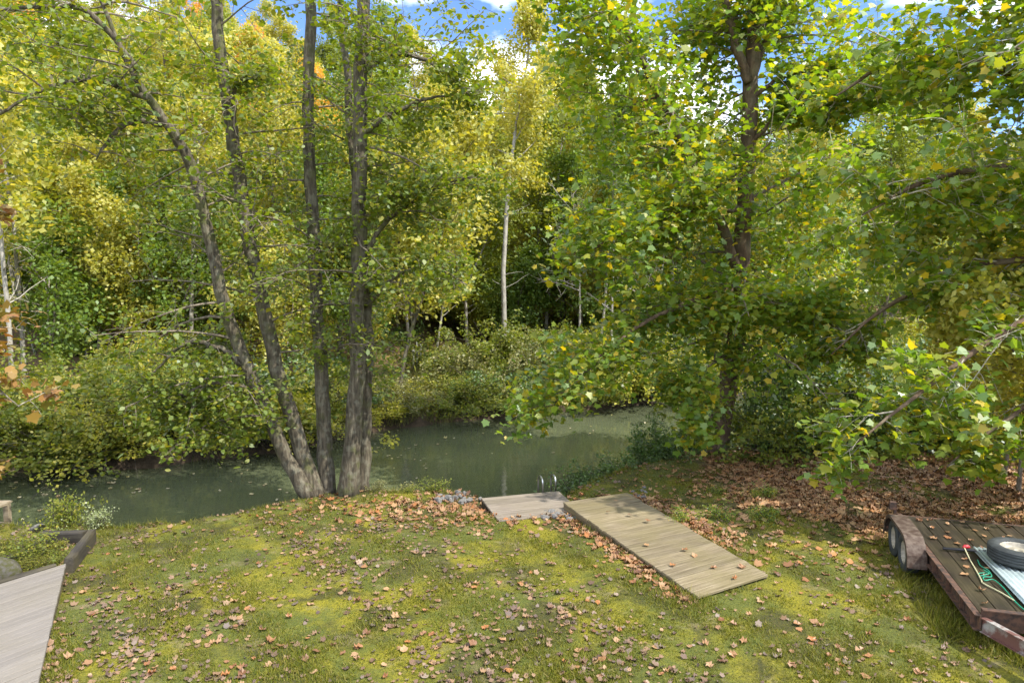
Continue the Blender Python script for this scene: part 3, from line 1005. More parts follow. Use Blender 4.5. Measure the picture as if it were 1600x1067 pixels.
limbs = [
    dict(pts=np.array([(11.6, 12.0, bb[2] - .2), (11.55, 12, 1.5), (11.4, 12, 4), (11.4, 11.9, 7), (11.3, 11.9, 10), (11.2, 11.8, 14)]), r=[.30, .26, .24, .20, .15, .05], root=True, sides=12, seg=24, flare=.4, n=9, t=(.4, 1), len=(2.2, 3.8), twigs=14, per=10, az=math.pi, azp=.7, azs=.8, spread=.11),
    dict(pts=np.array([(11.5, 12, 3.2), (10.2, 11.6, 3.8), (8.8, 11.2, 3.7), (7.4, 10.8, 3.1), (6.2, 10.6, 2.3), (5.3, 10.5, 1.6)]), r=[.10, .08, .06, .045, .03, .012], n=16, t=(.3, 1), len=(1.0, 2.0), twigs=13, per=8, bend=-.07, el=(-.7, .4), spread=.11),
    dict(pts=np.array([(11.5, 12, 2.4), (10.2, 11.6, 2.6), (8.9, 11.4, 2.2), (7.9, 11.3, 1.6), (7.2, 11.2, 1.05)]), r=[.07, .055, .045, .03, .012], n=11, t=(.25, 1), len=(0.8, 1.5), twigs=13, per=8, bend=-.06, el=(-.5, .4), spread=.11),
    dict(pts=np.array([(11.45, 12, 4.6), (10.2, 11.9, 5.6), (8.6, 11.8, 6.0), (7.0, 11.7, 5.8), (5.8, 11.6, 5.2)]), r=[.11, .09, .07, .045, .015], n=19, t=(.3, 1), len=(1.2, 2.4), twigs=14, per=9, bend=-.06, el=(-.6, .5), spread=.11),
    dict(pts=np.array([(11.4, 12, 6.2), (10.0, 11.4, 7.2), (8.6, 10.9, 7.6), (7.3, 10.5, 7.5)]), r=[.10, .08, .06, .015], n=17, t=(.3, 1), len=(1.2, 2.4), twigs=14, per=9, bend=-.05, el=(-.5, .6), spread=.11),
    dict(pts=np.array([(11.45, 12, 3.8), (10.2, 12.6, 4.4), (8.9, 13.2, 4.4), (7.5, 13.8, 3.6), (6.5, 14.0, 2.6)]), r=[.09, .07, .055, .04, .012], n=17, t=(.3, 1), len=(1.1, 2.2), twigs=14, per=9, bend=-.07, el=(-.6, .4), spread=.11),
    dict(pts=np.array([(11.5, 12, 2.0), (10.4, 11.2, 2.3), (9.2, 10.5, 2.1), (8.1, 10.0, 1.6)]), r=[.06, .05, .035, .012], n=6, t=(.3, 1), len=(0.8, 1.4), twigs=13, per=7, bend=-.06, el=(-.4, .4), spread=.11),
    dict(pts=np.array([(11.4, 12, 5.4), (9.8, 12.3, 7.0), (8.3, 12.6, 7.9), (6.9, 13.0, 8.0), (6.0, 13.3, 7.5)]), r=[.11, .09, .07, .045, .015], n=22, t=(.3, 1), len=(1.3, 2.5), twigs=14, per=10, bend=-.05, el=(-.5, .6), spread=.11),
    dict(pts=np.array([(11.3, 12, 7.0), (10.0, 11.6, 8.4), (8.8, 11.3, 9.0), (7.6, 11.0, 9.0)]), r=[.10, .08, .06, .015], n=18, t=(.25, 1), len=(1.2, 2.4), twigs=14, per=10, bend=-.05, el=(-.6, .4), spread=.11),
    dict(pts=np.array([(11.4, 12, 4.9), (10.2, 13.2, 5.6), (9.0, 14.4, 5.7), (7.8, 15.4, 5.0)]), r=[.10, .08, .06, .015], n=18, t=(.25, 1), len=(1.2, 2.4), twigs=14, per=10, bend=-.05, el=(-.6, .4), spread=.11),
]
_, counts['sycB'] = near_tree('sycamore_tree', 'sycamore whose long drooping leafy limbs hang over the rusty trailer', 'tree', bb, limbs, 37, M_SYC, SYC, 0.14, M_BARK_SYC, M_TWIG_PALE, 300)

# --- autumn maple at the left edge
ob = np.array([-10.4, 11.2, float(H(-10.4, 11.2))])
limbs = [
    dict(pts=np.array([(-10.4, 11.2, ob[2] - .2), (-10.3, 11.2, 2), (-10.2, 11.2, 5), (-10.3, 11.2, 8.5)]), r=[.14, .12, .09, .03], root=True, sides=10, seg=18, flare=.3, n=9, t=(.45, .9), len=(1.6, 2.4), twigs=8, per=9, az=0.0, azp=.8, azs=.5, spread=.1, el=(-.2, .4)),
    dict(pts=np.array([(-10.3, 11.2, 3.4), (-9.6, 11.0, 3.6), (-8.7, 10.7, 3.2), (-8.0, 10.5, 2.6), (-7.5, 10.4, 2.2)]), r=[.04, .035, .025, .018, .006], n=9, t=(.3, 1), len=(0.5, 1.0), twigs=5, per=6, bend=-.04, spread=.09),
    dict(pts=np.array([(-10.3, 11.2, 4.6), (-9.5, 11.0, 5.3), (-8.7, 10.8, 5.5), (-8.0, 10.6, 5.3)]), r=[.04, .03, .022, .008], n=9, t=(.3, 1), len=(0.5, 1.0), twigs=6, per=9, bend=-.04, spread=.09),
    dict(pts=np.array([(-10.3, 11.2, 1.6), (-9.5, 10.9, 1.9), (-8.6, 10.6, 1.5), (-7.9, 10.4, 0.9)]), r=[.035, .03, .02, .006], n=7, t=(.3, 1), len=(0.4, 0.9), twigs=5, per=6, bend=-.04, spread=.09),
]
_, counts['maple'] = near_tree('maple_tree', 'slim maple with orange and yellow autumn leaves beside the small railed landing', 'tree', ob, limbs, 41, M_ORANGE, SYC, 0.15, M_BARK_MID, M_TWIG_PALE, 150)


# ------------------------------------------------------------------ woods beyond the river: prototypes
def wood_tree(seed, h, base_f, spread, n_limb, twigs, per, lsize, shape, lean=(0, 0), tr=0.11, fork=False, up=0.5, bend=0.02, lspread=0.22):
    """trunk mesh and crown mesh of a woodland tree of height h"""
    rng = np.random.default_rng(seed)
    mb = MB()
    n = 12
    P = walk(rng, (0, 0, -0.4), (lean[0], lean[1], 1), h + 0.4, n, 0.045, 0.05)
    mb.tube(P, np.interp(np.linspace(0, 1, n + 1), [0, .06, .5, 1], [tr * 1.5, tr, tr * .72, tr * .12]), 8, False)
    lines = [P]
    if fork:
        p, d = along(P, 0.28)
        Q = walk(rng, p, d + np.array([rng.normal() * .35, rng.normal() * .35, 0]), h * .62, 9, 0.05, 0.05)
        mb.tube(Q, np.linspace(tr * .75, tr * .12, 10), 7, False)
        lines.append(Q)
    anchors = []
    for li, line in enumerate(lines):
        b0 = base_f if li == 0 else 0.25
        m_ = n_limb if li == 0 else n_limb // 2
        for k in range(m_):
            t = b0 + (1 - b0) * (k + rng.uniform()) / m_
            p, d = along(line, min(t, .995))
            az = k * 2.4 + rng.normal() * .5
            prof = math.sin(math.pi * min(1, max(0.0, (t - b0) / (1 - b0)) * .8 + .18))
            ln = spread * (0.35 + 0.75 * prof) * rng.uniform(.7, 1.2)
            el = rng.uniform(0.05, 0.8) * (0.5 + t)
            v = (math.cos(az) * math.cos(el), math.sin(az) * math.cos(el), math.sin(el))
            branch_out(mb, anchors, rng, p, v, ln, max(.012, tr * .28), twigs, per, bend, .12, .45, lspread, .7, 4, False)
    # a few bare stubs below the crown
    for k in range(4):
        p, d = along(P, rng.uniform(.2, base_f + .05))
        az = rng.uniform(0, 6.28)
        mb.tube(walk(rng, p, (math.cos(az), math.sin(az), .3), rng.uniform(.5, 1.6), 4, .15, .03), np.linspace(.02, .005, 5), 4, False)
    A = np.vstack(anchors)
    V, _ = leaves_array(A, lsize, shape, rng, up + .5, 0.4)
    return mb.mesh('trunk', True), uniform_mesh('crown', V, len(shape))


PROTO = [
    wood_tree(101, 15, .20, 3.0, 26, 8, 62, .175, QUAD, tr=.12),
    wood_tree(102, 17, .48, 2.6, 24, 8, 62, .17, QUAD, tr=.13),
    wood_tree(103, 13, .18, 3.3, 26, 8, 62, .175, QUAD, fork=True, tr=.12),
    wood_tree(104, 16, .45, 2.9, 26, 8, 62, .17, QUAD, tr=.11),
    wood_tree(105, 11, .16, 2.8, 24, 8, 58, .165, QUAD, fork=True, tr=.09),
]
UNDER = [
    wood_tree(111, 6.5, .22, 2.1, 18, 8, 36, .155, QUAD, tr=.05, lean=(.1, 0), fork=True, bend=-.02),
    wood_tree(112, 5.5, .20, 2.0, 18, 8, 36, .155, QUAD, tr=.045, lean=(-.15, .1), bend=-.02),
    wood_tree(114, 9.5, .45, 1.3, 16, 6, 26, .15, QUAD, tr=.055, lean=(.06, 0)),
    wood_tree(113, 8.0, .30, 2.0, 18, 8, 36, .155, QUAD, tr=.06, fork=True),
]


def with_mat(me_, m_):
    c = me_.copy()
    c.materials.clear()
    c.materials.append(m_)
    return c


_cache = {}


def wmesh(kind, i, j, m_):
    key = (kind, i, j, m_.name)
    if key not in _cache:
        src = (PROTO if kind == 'p' else UNDER)[i][j]
        _cache[key] = with_mat(src, m_)
    return _cache[key]


def plant_tree(name, label, group, x, y, kind, i, leaf_m, bark_m, s=1.0, sz=1.0, rz=0.0, tilt=(0, 0), cat='tree'):
    t = thing(name, label, cat, (x, y, float(H(x, y))), rz, group)
    t.rotation_euler = (tilt[0], tilt[1], rz)
    t.scale = (s, s, s * sz)
    obj('trunk', wmesh(kind, i, 0, bark_m), None, t)
    c = obj('crown', wmesh(kind, i, 1, leaf_m), None, t)
    c['kind'] = 'stuff'
    return t


rnd = random.Random(5)
# --- the pale and dark trunks that can be told apart just across the river
NAMED = [
    # px, py of the foot, Y, kind, proto, leaf, bark, scale, zscale, tilt, label
    (787, 565, 32.0, 'p', 1, M_HILL[0], M_BARK_PALE, 0.95, 1.05, (0, .01), 'straight pale grey trunk rising from the bushes, tallest by the far bank'),
    (852, 520, 37.0, 'p', 3, M_HILL[1], M_BARK_PALE, 0.95, 1.0, (0, .03), 'slim pale tree standing between the straight pale trunk and a dark leaning one'),
    (868, 522, 38.0, 'p', 1, M_HILL[4], M_BARK_DARK, 0.9, 1.0, (0, .22), 'dark thin tree leaning right across the far bank'),
    (833, 500, 41.0, 'p', 3, M_HILL[0], M_BARK_MID, 1.0, 1.0, (0, .0), 'brown-grey tree deep in the wood behind the pale trunks'),
    (730, 535, 35.0, 'p', 4, M_HILL[1], M_BARK_PALE, 0.9, 1.1, (0, -.02), 'thin whitish sapling left of the straight pale trunk'),
    (622, 632, 25.3, 'u', 3, M_HILL[0], M_BARK_CLUMP, 1.25, 1.0, (0, .20), 'mossy tree leaning right at the sunny grassy far bank'),
    (22, 612, 22.0, 'u', 2, M_HILL[0], M_BARK_PALE, 1.45, 1.0, (0, -.14), 'grey-white trunk with yellow-green leaves above the far left bank'),
    (38, 575, 25.0, 'u', 2, M_HILL[1], M_BARK_PALE, 1.5, 1.0, (0, -.08), 'mottled white trunk just behind the grey-white one'),
    (150, 520, 29.0, 'p', 2, M_HILL[0], M_BARK_MID, 0.75, 1.0, (0, .12), 'forked tree with a brown foot and two pale stems'),
    (140, 500, 31.0, 'p', 4, M_HILL[1], M_BARK_PALE, 0.85, 1.0, (0, -.08), 'pale slender tree leaning left behind the left bushes'),
    (95, 520, 30.0, 'p', 4, M_HILL[0], M_BARK_PALE, 0.8, 1.0, (0, .06), 'pale slender tree leaning right behind the left bushes'),
    (300, 530, 27.0, 'p', 3, M_HILL[0], M_BARK_PALE, 0.8, 1.0, (0, -.06), 'birch-pale trunk seen just left of the five-stemmed tree'),
    (530, 610, 26.0, 'p', 1, M_HILL[4], M_BARK_DARK, 0.8, 1.0, (0, .0), 'dark trunk seen between two stems of the five-stemmed tree'),
    (905, 480, 44.0, 'p', 0, M_HILL[0], M_BARK_PALE, 1.0, 1.0, (0, .02), 'greyish tree behind the dark leaning one'),
    (968, 500, 42.0, 'p', 3, M_HILL[2], M_BARK_MID, 0.95, 1.0, (0, .03), 'gold-leaved tree right of the dark leaning one'),
    (430, 560, 30.0, 'p', 0, M_HILL[0], M_BARK_MID, 0.85, 1.0, (0, .03), 'yellow-green tree on the far bank behind the five stems'),
    (1340, 560, 30.0, 'p', 1, M_HILL[4], M_BARK_DARK, 0.9, 1.0, (0, .02), 'dark-trunked tree across the river behind the big sycamore'),
    (1540, 540, 27.0, 'p', 0, M_HILL[1], M_BARK_MID, 0.9, 1.0, (0, -.02), 'thick brownish trunk at the far right of the wood'),
    (1240, 560, 33.0, 'p', 2, M_HILL[0], M_BARK_DARK, 0.8, 1.0, (0, .02), 'forked dark tree across the river right of the big sycamore'),
    (1060, 540, 34.0, 'p', 4, M_HILL[0], M_BARK_DARK, 0.9, 1.0, (0, -.03), 'dark small tree across the river left of the big sycamore'),
]
placed = []
for (px, py, Y, kd, pi_, lm, bm_, s, zs, tl, lab) in NAMED:
    x = at(px, py, Y)[0]
    Y = max(Y, float(np.interp(x, FB[:, 0], FB[:, 1])) + 1.0)
    placed.append((x, Y))
    plant_tree('woodland_tree', lab, None, x, Y, kd, pi_, lm, bm_, s, zs, rnd.uniform(-.4, .4), tl)

# --- the hillside
LAB = ['yellow-green broadleaf tree on the wooded hillside', 'olive green broadleaf tree on the wooded hillside', 'golden yellow broadleaf tree on the wooded hillside', 'orange autumn tree on the wooded hillside', 'fresh green broadleaf tree on the wooded hillside']
GRP = ['yellow-green hillside trees', 'olive hillside trees', 'golden hillside trees', 'orange hillside trees', 'green hillside trees']
nhill = 0
y = 36.0
while y < 112:
    stp = 4.5 + (y - 36) * 0.045
    x = -0.86 * y - 4
    while x < 0.86 * y + 6:
        xx = x + rnd.uniform(-.42, .42) * stp
        yy = y + rnd.uniform(-.42, .42) * stp
        x += stp * (1.0 if y > 46 else 1.25)
        if far_d(xx, yy) < 9 or any((xx - a) ** 2 + (yy - b_) ** 2 < 5.0 for a, b_ in placed):
            continue
        u = rnd.random()
        k = 0 if u < .50 else 1 if u < .80 else 2 if u < .885 else 3 if u < .93 else 4
        if xx / yy > 0.15 and u < .3:
            k = 1
        bmk = rnd.choice([M_BARK_PALE, M_BARK_MID, M_BARK_MID, M_BARK_PALE])
        plant_tree('hillside_tree', LAB[k], GRP[k], xx, yy, 'p', rnd.choice([0, 0, 2, 2, 4, 4, 1, 3]), M_HILL[k], bmk, rnd.uniform(.72, 1.08), rnd.uniform(.88, 1.1), rnd.uniform(0, 6.28), (rnd.gauss(0, .04), rnd.gauss(0, .04)))
        nhill += 1
    y += stp * .92

# --- understorey trees on the flat behind the far bank
ULAB = ['small yellow-green understorey tree in the shade of the far wood', 'small green understorey tree in the shade of the far wood']
nund = 0
for k in range(110):
    a = rnd.uniform(-.82, .8)
    yy = rnd.uniform(24, 44)
    xx = a * yy
    if far_d(xx, yy) < 4.0:
        continue
    px_, py_, _d = project(np.array([[xx, yy, 2.0]]))
    if 680 < px_[0] < 930 and yy < 36:
        continue
    j = 0 if rnd.random() < .45 else 1
    plant_tree('understorey_tree', ULAB[j], ['yellow-green understorey trees', 'green understorey trees'][j], xx, yy, 'u', rnd.choice([0, 1, 3]), [M_HILL[0], M_HILL[4]][j], rnd.choice([M_BARK_PALE, M_BARK_DARK, M_BARK_MID]), rnd.uniform(.7, 1.15), 1.0, rnd.uniform(0, 6.28), (rnd.gauss(0, .12), rnd.gauss(0, .12)))
    nund += 1
for k in range(34):
    yy = rnd.uniform(37, 46)
    xx = rnd.uniform(-.14, .16) * yy
    plant_tree('understorey_tree', 'small yellow-green understorey tree far behind the straight pale trunk', 'understorey trees behind the pale trunk', xx, yy, 'u', rnd.choice([0, 1, 3]), M_HILL[rnd.choice([0, 1])], rnd.choice([M_BARK_PALE, M_BARK_MID]), rnd.uniform(.6, 1.0), 1.0, rnd.uniform(0, 6.28), (rnd.gauss(0, .08), rnd.gauss(0, .08)))
for k in range(60):
    yy = rnd.uniform(26, 46)
    xx = rnd.uniform(-.8, .75) * yy
    px_, py_, _d = project(np.array([[xx, yy, 2.0]]))
    if far_d(xx, yy) < 3.0 or (690 < px_[0] < 880 and yy < 36):
        continue
    plant_tree('slender_tree', 'slender pale-stemmed young tree in the far wood', 'slender pale-stemmed trees', xx, yy, 'u', 2, M_HILL[rnd.choice([0, 1, 4])], M_BARK_PALE, rnd.uniform(.75, 1.2), 1.0, rnd.uniform(0, 6.28), (rnd.gauss(0, .045), rnd.gauss(0, .045)))


# ------------------------------------------------------------------ shrubs
def shrub_mesh(seed, w, h, nst, twigs, per, lsize, shape, droop=-.06):
    rng = np.random.default_rng(seed)
    mb = MB()
    an = []
    for k in range(nst):
        az = rng.uniform(0, 6.28)
        el = rng.uniform(.35, 1.4)
        ln = h / max(math.sin(el), .45) * (rng.uniform(.45, .95) if k % 4 else rng.uniform(1.0, 1.45))
        ln = min(ln, 1.25 * math.hypot(w, h))
        st = np.array([rng.normal() * w * .16, rng.normal() * w * .16, -.15])
        branch_out(mb, an, rng, st, (math.cos(az) * math.cos(el), math.sin(az) * math.cos(el), math.sin(el)), ln, .018, twigs, per, droop, .16, .4, .10, .8, 4, True, .2)
    A = np.vstack(an)
    A = A[A[:, 2] > .02]
    V, _ = leaves_array(A, lsize, shape, rng, .8, .4)
    return mb.mesh('stem', True), uniform_mesh('foliage', V, len(shape))


SH = [
    shrub_mesh(201, 1.6, 1.9, 20, 8, 40, .105, QUAD),
    shrub_mesh(202, 1.9, 2.4, 22, 8, 38, .115, OVAL),
    shrub_mesh(203, 1.4, 1.4, 20, 7, 38, .10, QUAD),
    shrub_mesh(204, 0.5, 0.75, 16, 5, 12, .07, QUAD, -.03),
    shrub_mesh(205, 1.8, 1.1, 24, 7, 36, .10, OVAL),
]
_sc = {}


def shrub(name, label, group, x, y, i, lm, s=1.0, sz=1.0, z=None, cat='shrub'):
    for j in (0, 1):
        key = (i, j, lm.name)
        if key not in _sc:
            _sc[key] = with_mat(SH[i][j], M_BARK_DARK if j == 0 else lm)
    t = thing(name, label, cat, (x, y, float(H(x, y)) if z is None else z), rnd.uniform(0, 6.28), group)
    t.scale = (s * rnd.uniform(.8, 1.25), s * rnd.uniform(.8, 1.25), s * sz * rnd.uniform(.8, 1.2))
    obj('stem', _sc[(i, 0, lm.name)], None, t)
    f = obj('foliage', _sc[(i, 1, lm.name)], None, t)
    f['kind'] = 'stuff'
    return t


# far bank, left: tall rounded thicket down to the water
for k in range(30):
    x = -19 + 12.8 * (k + rnd.random()) / 30
    d = rnd.choice([.25, .5, 1.4, 2.4, 3.6])
    y = float(np.interp(x, FB[:, 0], FB[:, 1])) + d
    lm, gl = rnd.choice([(M_SHRUB_M, 'green'), (M_SHRUB_M, 'green'), (M_SHRUB_D, 'dark green'), (M_SHRUB_M, 'green'), (M_SHRUB_Y, 'yellow-green')])
    shrub('shrub', '%s shrub in the tall thicket overhanging the water on the left' % gl, '%s shrubs of the left thicket' % gl, x, y, rnd.choice([0, 1, 1, 4]), lm, rnd.uniform(.7, 1.1), rnd.uniform(.8, 1.1))
for (px, py, Y, s) in ((285, 610, 22.5, 1.0), (310, 600, 23.5, 1.05), (255, 615, 23.0, .9)):
    x = at(px, py, Y)[0]
    shrub('shrub', 'bright yellow shrub glowing in sun behind the arching limb', 'bright yellow shrubs of the left thicket', x, Y, 0, M_SHRUB_Y, s)
# far bank, sunny weeds behind the five stems
for k in range(22):
    x = -6.6 + 4.6 * (k + rnd.random()) / 22
    y = float(np.interp(x, FB[:, 0], FB[:, 1])) + rnd.uniform(.3, 3.5)
    shrub('weed_clump', 'straw and green weed clump on the sunny far bank slope', 'weed clumps on the sunny bank', x, y, rnd.choice([2, 3, 4]), rnd.choice([M_WEED, M_WEED, M_SHRUB_Y]), rnd.uniform(.5, .9), .8, cat='weeds')
# far bank, middle: glossy broad-leaved bushes
for k in range(26):
    x = -2.4 + 7.2 * (k + rnd.random()) / 26
    d = rnd.choice([.3, .9, 1.8, 3.0, 4.5, 6.0])
    y = float(np.interp(x, FB[:, 0], FB[:, 1])) + d
    lm, gl = rnd.choice([(M_SHRUB_M, 'green'), (M_SHRUB_D, 'dark green'), (M_SHRUB_M, 'green'), (M_WEED, 'straw-tinged')])
    shrub('shrub', '%s broad-leaved bush on the far bank below the pale trunks' % gl, '%s bushes below the pale trunks' % gl, x, y, rnd.choice([0, 1, 4, 2]), lm, rnd.uniform(.65, 1.0), rnd.uniform(.8, 1.05))
# far bank, right
for k in range(26):
    x = 4.6 + 18 * (k + rnd.random()) / 26
    y = float(np.interp(x, FB[:, 0], FB[:, 1])) + rnd.choice([.4, 1.2, 2.6, 4.5])
    lm, gl = rnd.choice([(M_SHRUB_M, 'green'), (M_SHRUB_D, 'dark green'), (M_SHRUB_Y, 'yellowish')])
    shrub('shrub', '%s bush on the far bank behind the big sycamore' % gl, '%s bushes behind the sycamore' % gl, x, y, rnd.choice([0, 1, 2]), lm, rnd.uniform(.8, 1.2), rnd.uniform(.9, 1.1))
# woodland floor growth
for k in range(60):
    yy = rnd.uniform(26, 48)
    xx = rnd.uniform(-.8, .8) * yy
    if far_d(xx, yy) < 5:
        continue
    lm, gl = rnd.choice([(M_SHRUB_M, 'green'), (M_SHRUB_D, 'dark green')])
    shrub('shrub', 'low %s bush on the floor of the far wood' % gl, 'low %s bushes of the far wood' % gl, xx, yy, rnd.choice([0, 2, 4]), lm, rnd.uniform(.7, 1.2))
# near bank, dark evergreen bushes left of the sycamore foot
for (px, py, Y, i, s, zs) in ((935, 752, 15.1, 4, .42, .8), (965, 738, 15.6, 4, .5, .9), (1005, 728, 16.1, 4, .5, 1.0), (1050, 716, 16.6, 4, .6, 1.0), (1078, 700, 17.3, 0, .5, 1.0), (905, 770, 14.5, 3, .9, .9), (920, 765, 14.8, 4, .35, .8), (1040, 705, 16.9, 1, .42, 1.0)):
    x = at(px, py, Y)[0]
    shrub('evergreen_bush', 'dark evergreen bush on the near bank left of the sycamore trunk', 'dark evergreen bushes by the sycamore', x, Y, i, M_SHRUB_D, s, zs)
# near bank, right of the sycamore: dense hedge-like growth
for k in range(34):
    x = 6.6 + 9.5 * (k + rnd.random()) / 34
    y = float(np.interp(x, NB[:, 0], NB[:, 1])) - rnd.uniform(.2, 3.0) * (1 if x > 8.5 else .4)
    lm, gl = rnd.choice([(M_SHRUB_M, 'green'), (M_SHRUB_M, 'green'), (M_SHRUB_D, 'dark'), (M_SHRUB_Y, 'yellow')])
    shrub('shrub', '%s shrub of the dense growth beyond the leaf-covered ground' % gl, '%s shrubs beyond the leaf-covered ground' % gl, x, y, rnd.choice([0, 1, 4]), lm, rnd.uniform(.6, 1.0), rnd.uniform(.9, 1.2))
for (px, py, Y, k, s) in ((1600, 640, 13.5, 2, .9), (1570, 700, 14.5, 0, .9), (1640, 700, 13.0, 0, 1.1)):
    x = at(px, py, Y)[0]
    plant_tree('young_tree', 'yellow-green young tree at the right edge of the leaf-covered ground', 'young trees by the leaf-covered ground', x, Y, 'u', k, M_HILL[0], M_BARK_MID, s * .8)
# dark sapling right of the sycamore
x = at(1243, 645, 18.0)[0]
plant_tree('dark_sapling', 'thin dark sapling at the water edge right of the sycamore trunk', None, x, 18.0, 'u', 3, M_SYC, M_BARK_DARK, .85, 1.0, 0.0, (0, -.05))

print('leaves', counts, 'hill', nhill, 'under', nund)
# ------------------------------------------------------------------ plank walkway on the lawn
def plank(parent, A, B, C_, D, th, m_, name='plank', zj=0.0):
    """board with corners A-B (near edge) and D-C_ (far edge), tops at the corners' z, grain along A-B"""
    P = np.array([A, B, C_, D], float)
    P[:, 2] += zj
    c = P.mean(0)
    ang = math.atan2(P[1][1] - P[0][1], P[1][0] - P[0][0])
    ca, sa = math.cos(-ang), math.sin(-ang)
    Q = P - c
    X = Q[:, 0] * ca - Q[:, 1] * sa
    Y = Q[:, 0] * sa + Q[:, 1] * ca
    Z = Q[:, 2]
    b = 0.006
    cen = np.array([X.mean(), Y.mean()])
    V = [(X[i], Y[i], Z[i] - th) for i in range(4)] + [(X[i], Y[i], Z[i] - b) for i in range(4)]
    V += [(X[i] - b * np.sign(X[i] - cen[0]), Y[i] - b * np.sign(Y[i] - cen[1]), Z[i]) for i in range(4)]
    F = [(0, 3, 2, 1), (8, 9, 10, 11)]
    for i in range(4):
        j = (i + 1) % 4
        F += [(i, j, 4 + j, 4 + i), (4 + i, 4 + j, 8 + j, 8 + i)]
    o = obj(name, new_mesh(name, V, F), m_, parent, tuple(c))
    o.rotation_euler = (0, 0, ang)
    return o


NL = gnd(1090, 932, 0.07)
NR = gnd(1201, 897, 0.07)
FL = gnd(879, 784, 0.03)
FR = gnd(980, 769, 0.03)
walk_t = thing('plank_walkway', 'long weathered plank walkway lying on the mossy lawn towards the river', 'walkway', (0, 0, 0))
npl = 29
for k in range(npl):
    t0_, t1_ = (k + .03) / npl, (k + .945) / npl
    e0, e1 = rnd.gauss(0, .006), rnd.gauss(0, .006)
    lr = NR - NL
    lr = lr / np.linalg.norm(lr)
    A = NL + (FL - NL) * t0_ + lr * e0
    D = NL + (FL - NL) * t1_ + lr * e0
    B = NR + (FR - NR) * t0_ + lr * e1
    C_ = NR + (FR - NR) * t1_ + lr * e1
    plank(walk_t, A, B, C_, D, .035, M_RAMP, 'plank', rnd.gauss(0, .002))
for (a, b_) in ((NL, FL), (NR, FR), ((NL + NR) / 2, (FL + FR) / 2)):
    off = (NR - NL) * (.025 if a is NL else -.025 if a is NR else 0)
    a2, b2 = a + off - np.array([0, 0, .115]), b_ + off - np.array([0, 0, .115])
    mid = (a2 + b2) / 2
    d = b2 - a2
    mb = MB()
    Ld = float(np.linalg.norm(d[:2]))
    mb.beam((-Ld / 2 + .03, 0, -d[2] / 2), (Ld / 2 - .03, 0, d[2] / 2), .045, .15)
    o = mb.build('joist', M_SIDE, walk_t, tuple(mid))
    o.rotation_euler = (0, 0, math.atan2(d[1], d[0]))

# ------------------------------------------------------------------ small dock with its ladder
dock = thing('river_dock', 'small grey plank dock at the water edge with a steel ladder', 'dock', (0, 0, 0))
zA = -0.10
DA, DB = gnd(752, 778, zA), gnd(873, 767, zA)          # water side corners
dv = nrm(DB - DA)
dn_ = np.array([dv[1], -dv[0], 0])                      # towards the lawn
for k in range(9):
    o0, o1 = .145 * k, .145 * k + .138
    plank(dock, DA + dn_ * o1, DB + dn_ * o1, DB + dn_ * o0, DA + dn_ * o0, .035, M_DOCK, 'plank', rnd.gauss(0, .002))
for e in (.06, .94):
    c = DA + (DB - DA) * e
    for o_ in (.08, 1.2):
        mb = MB()
        mb.beam((0, 0, -1.6), (0, 0, 0), .11, .11)
        mb.build('post', M_TIMBER, dock, tuple(c + dn_ * o_ + np.array([0, 0, -.19])))
mb = MB()
mb.beam((0, 0, 0), tuple(DB - DA), .05, .16)
mb.build('rim_board', M_SIDE, dock, tuple(DA + dn_ * .03 + np.array([0, 0, -.12])))
lad = MB()
L0, L1 = gnd(848, 769, zA), gnd(868, 766, zA)
wv = -dn_                                               # towards the water
ladder = bpy.data.objects.new('ladder', None)
C.objects.link(ladder)
ladder.parent = dock
ladder.location = tuple(L0)
for q_ in (L0, L1):
    mb = MB()
    q = q_ - L0
    pts = [q + np.array([0, 0, -.03]), q + np.array([0, 0, .17])]
    for a in np.linspace(0, math.pi, 9):
        pts.append(q + wv * (.14 - .14 * math.cos(a)) + np.array([0, 0, .19 + .10 * math.sin(a)]))
    pts += [q + wv * .28 + np.array([0, 0, .1]), q + wv * .28 + np.array([0, 0, -1.2])]
    mb.tube(pts, .018, 8)
    mb.build('rail', M_CHROME, ladder, smooth=True)
for k in range(3):
    mb = MB()
    z_ = -.25 - .28 * k
    mb.tube([wv * .28 + np.array([0, 0, z_]), L1 - L0 + wv * .28 + np.array([0, 0, z_])], .016, 6)
    mb.build('rung', M_CHROME, ladder, smooth=True)

# ------------------------------------------------------------------ grey deck on the left and its timbers
deck = thing('plank_deck', 'light grey plank deck beside the lawn, cut off at an angle', 'deck', (0, 0, 0))
K = gnd(103, 880, 0.10)
e_ = nrm(np.array([gnd(73, 1010, .10)[0] - K[0], gnd(73, 1010, .10)[1] - K[1], 0]))
b_ = nrm(np.array([gnd(0, 912, .10)[0] - K[0], gnd(0, 912, .10)[1] - K[1], 0]))
for k in range(30):
    s0, s1 = .125 * k, .125 * k + .115
    j_ = b_ * rnd.uniform(0, .008)
    ln = 4.2
    plank(deck, K + e_ * s1 + b_ * ln, K + e_ * s1 + j_, K + e_ * s0 + j_, K + e_ * s0 + b_ * ln, .035, M_DECK, 'plank', rnd.gauss(0, .0015))
mb = MB()
mb.beam((0, 0, 0), tuple(e_ * 3.72), .04, .16)
mb.build('rim_board', M_SIDE, deck, tuple(K + b_ * .035 - np.array([0, 0, .118])))
mb = MB()
mb.beam(tuple(b_ * .06), tuple(b_ * 4.1), .04, .16)
mb.build('rim_board', M_SIDE, deck, tuple(K + e_ * .03 - np.array([0, 0, .118])))


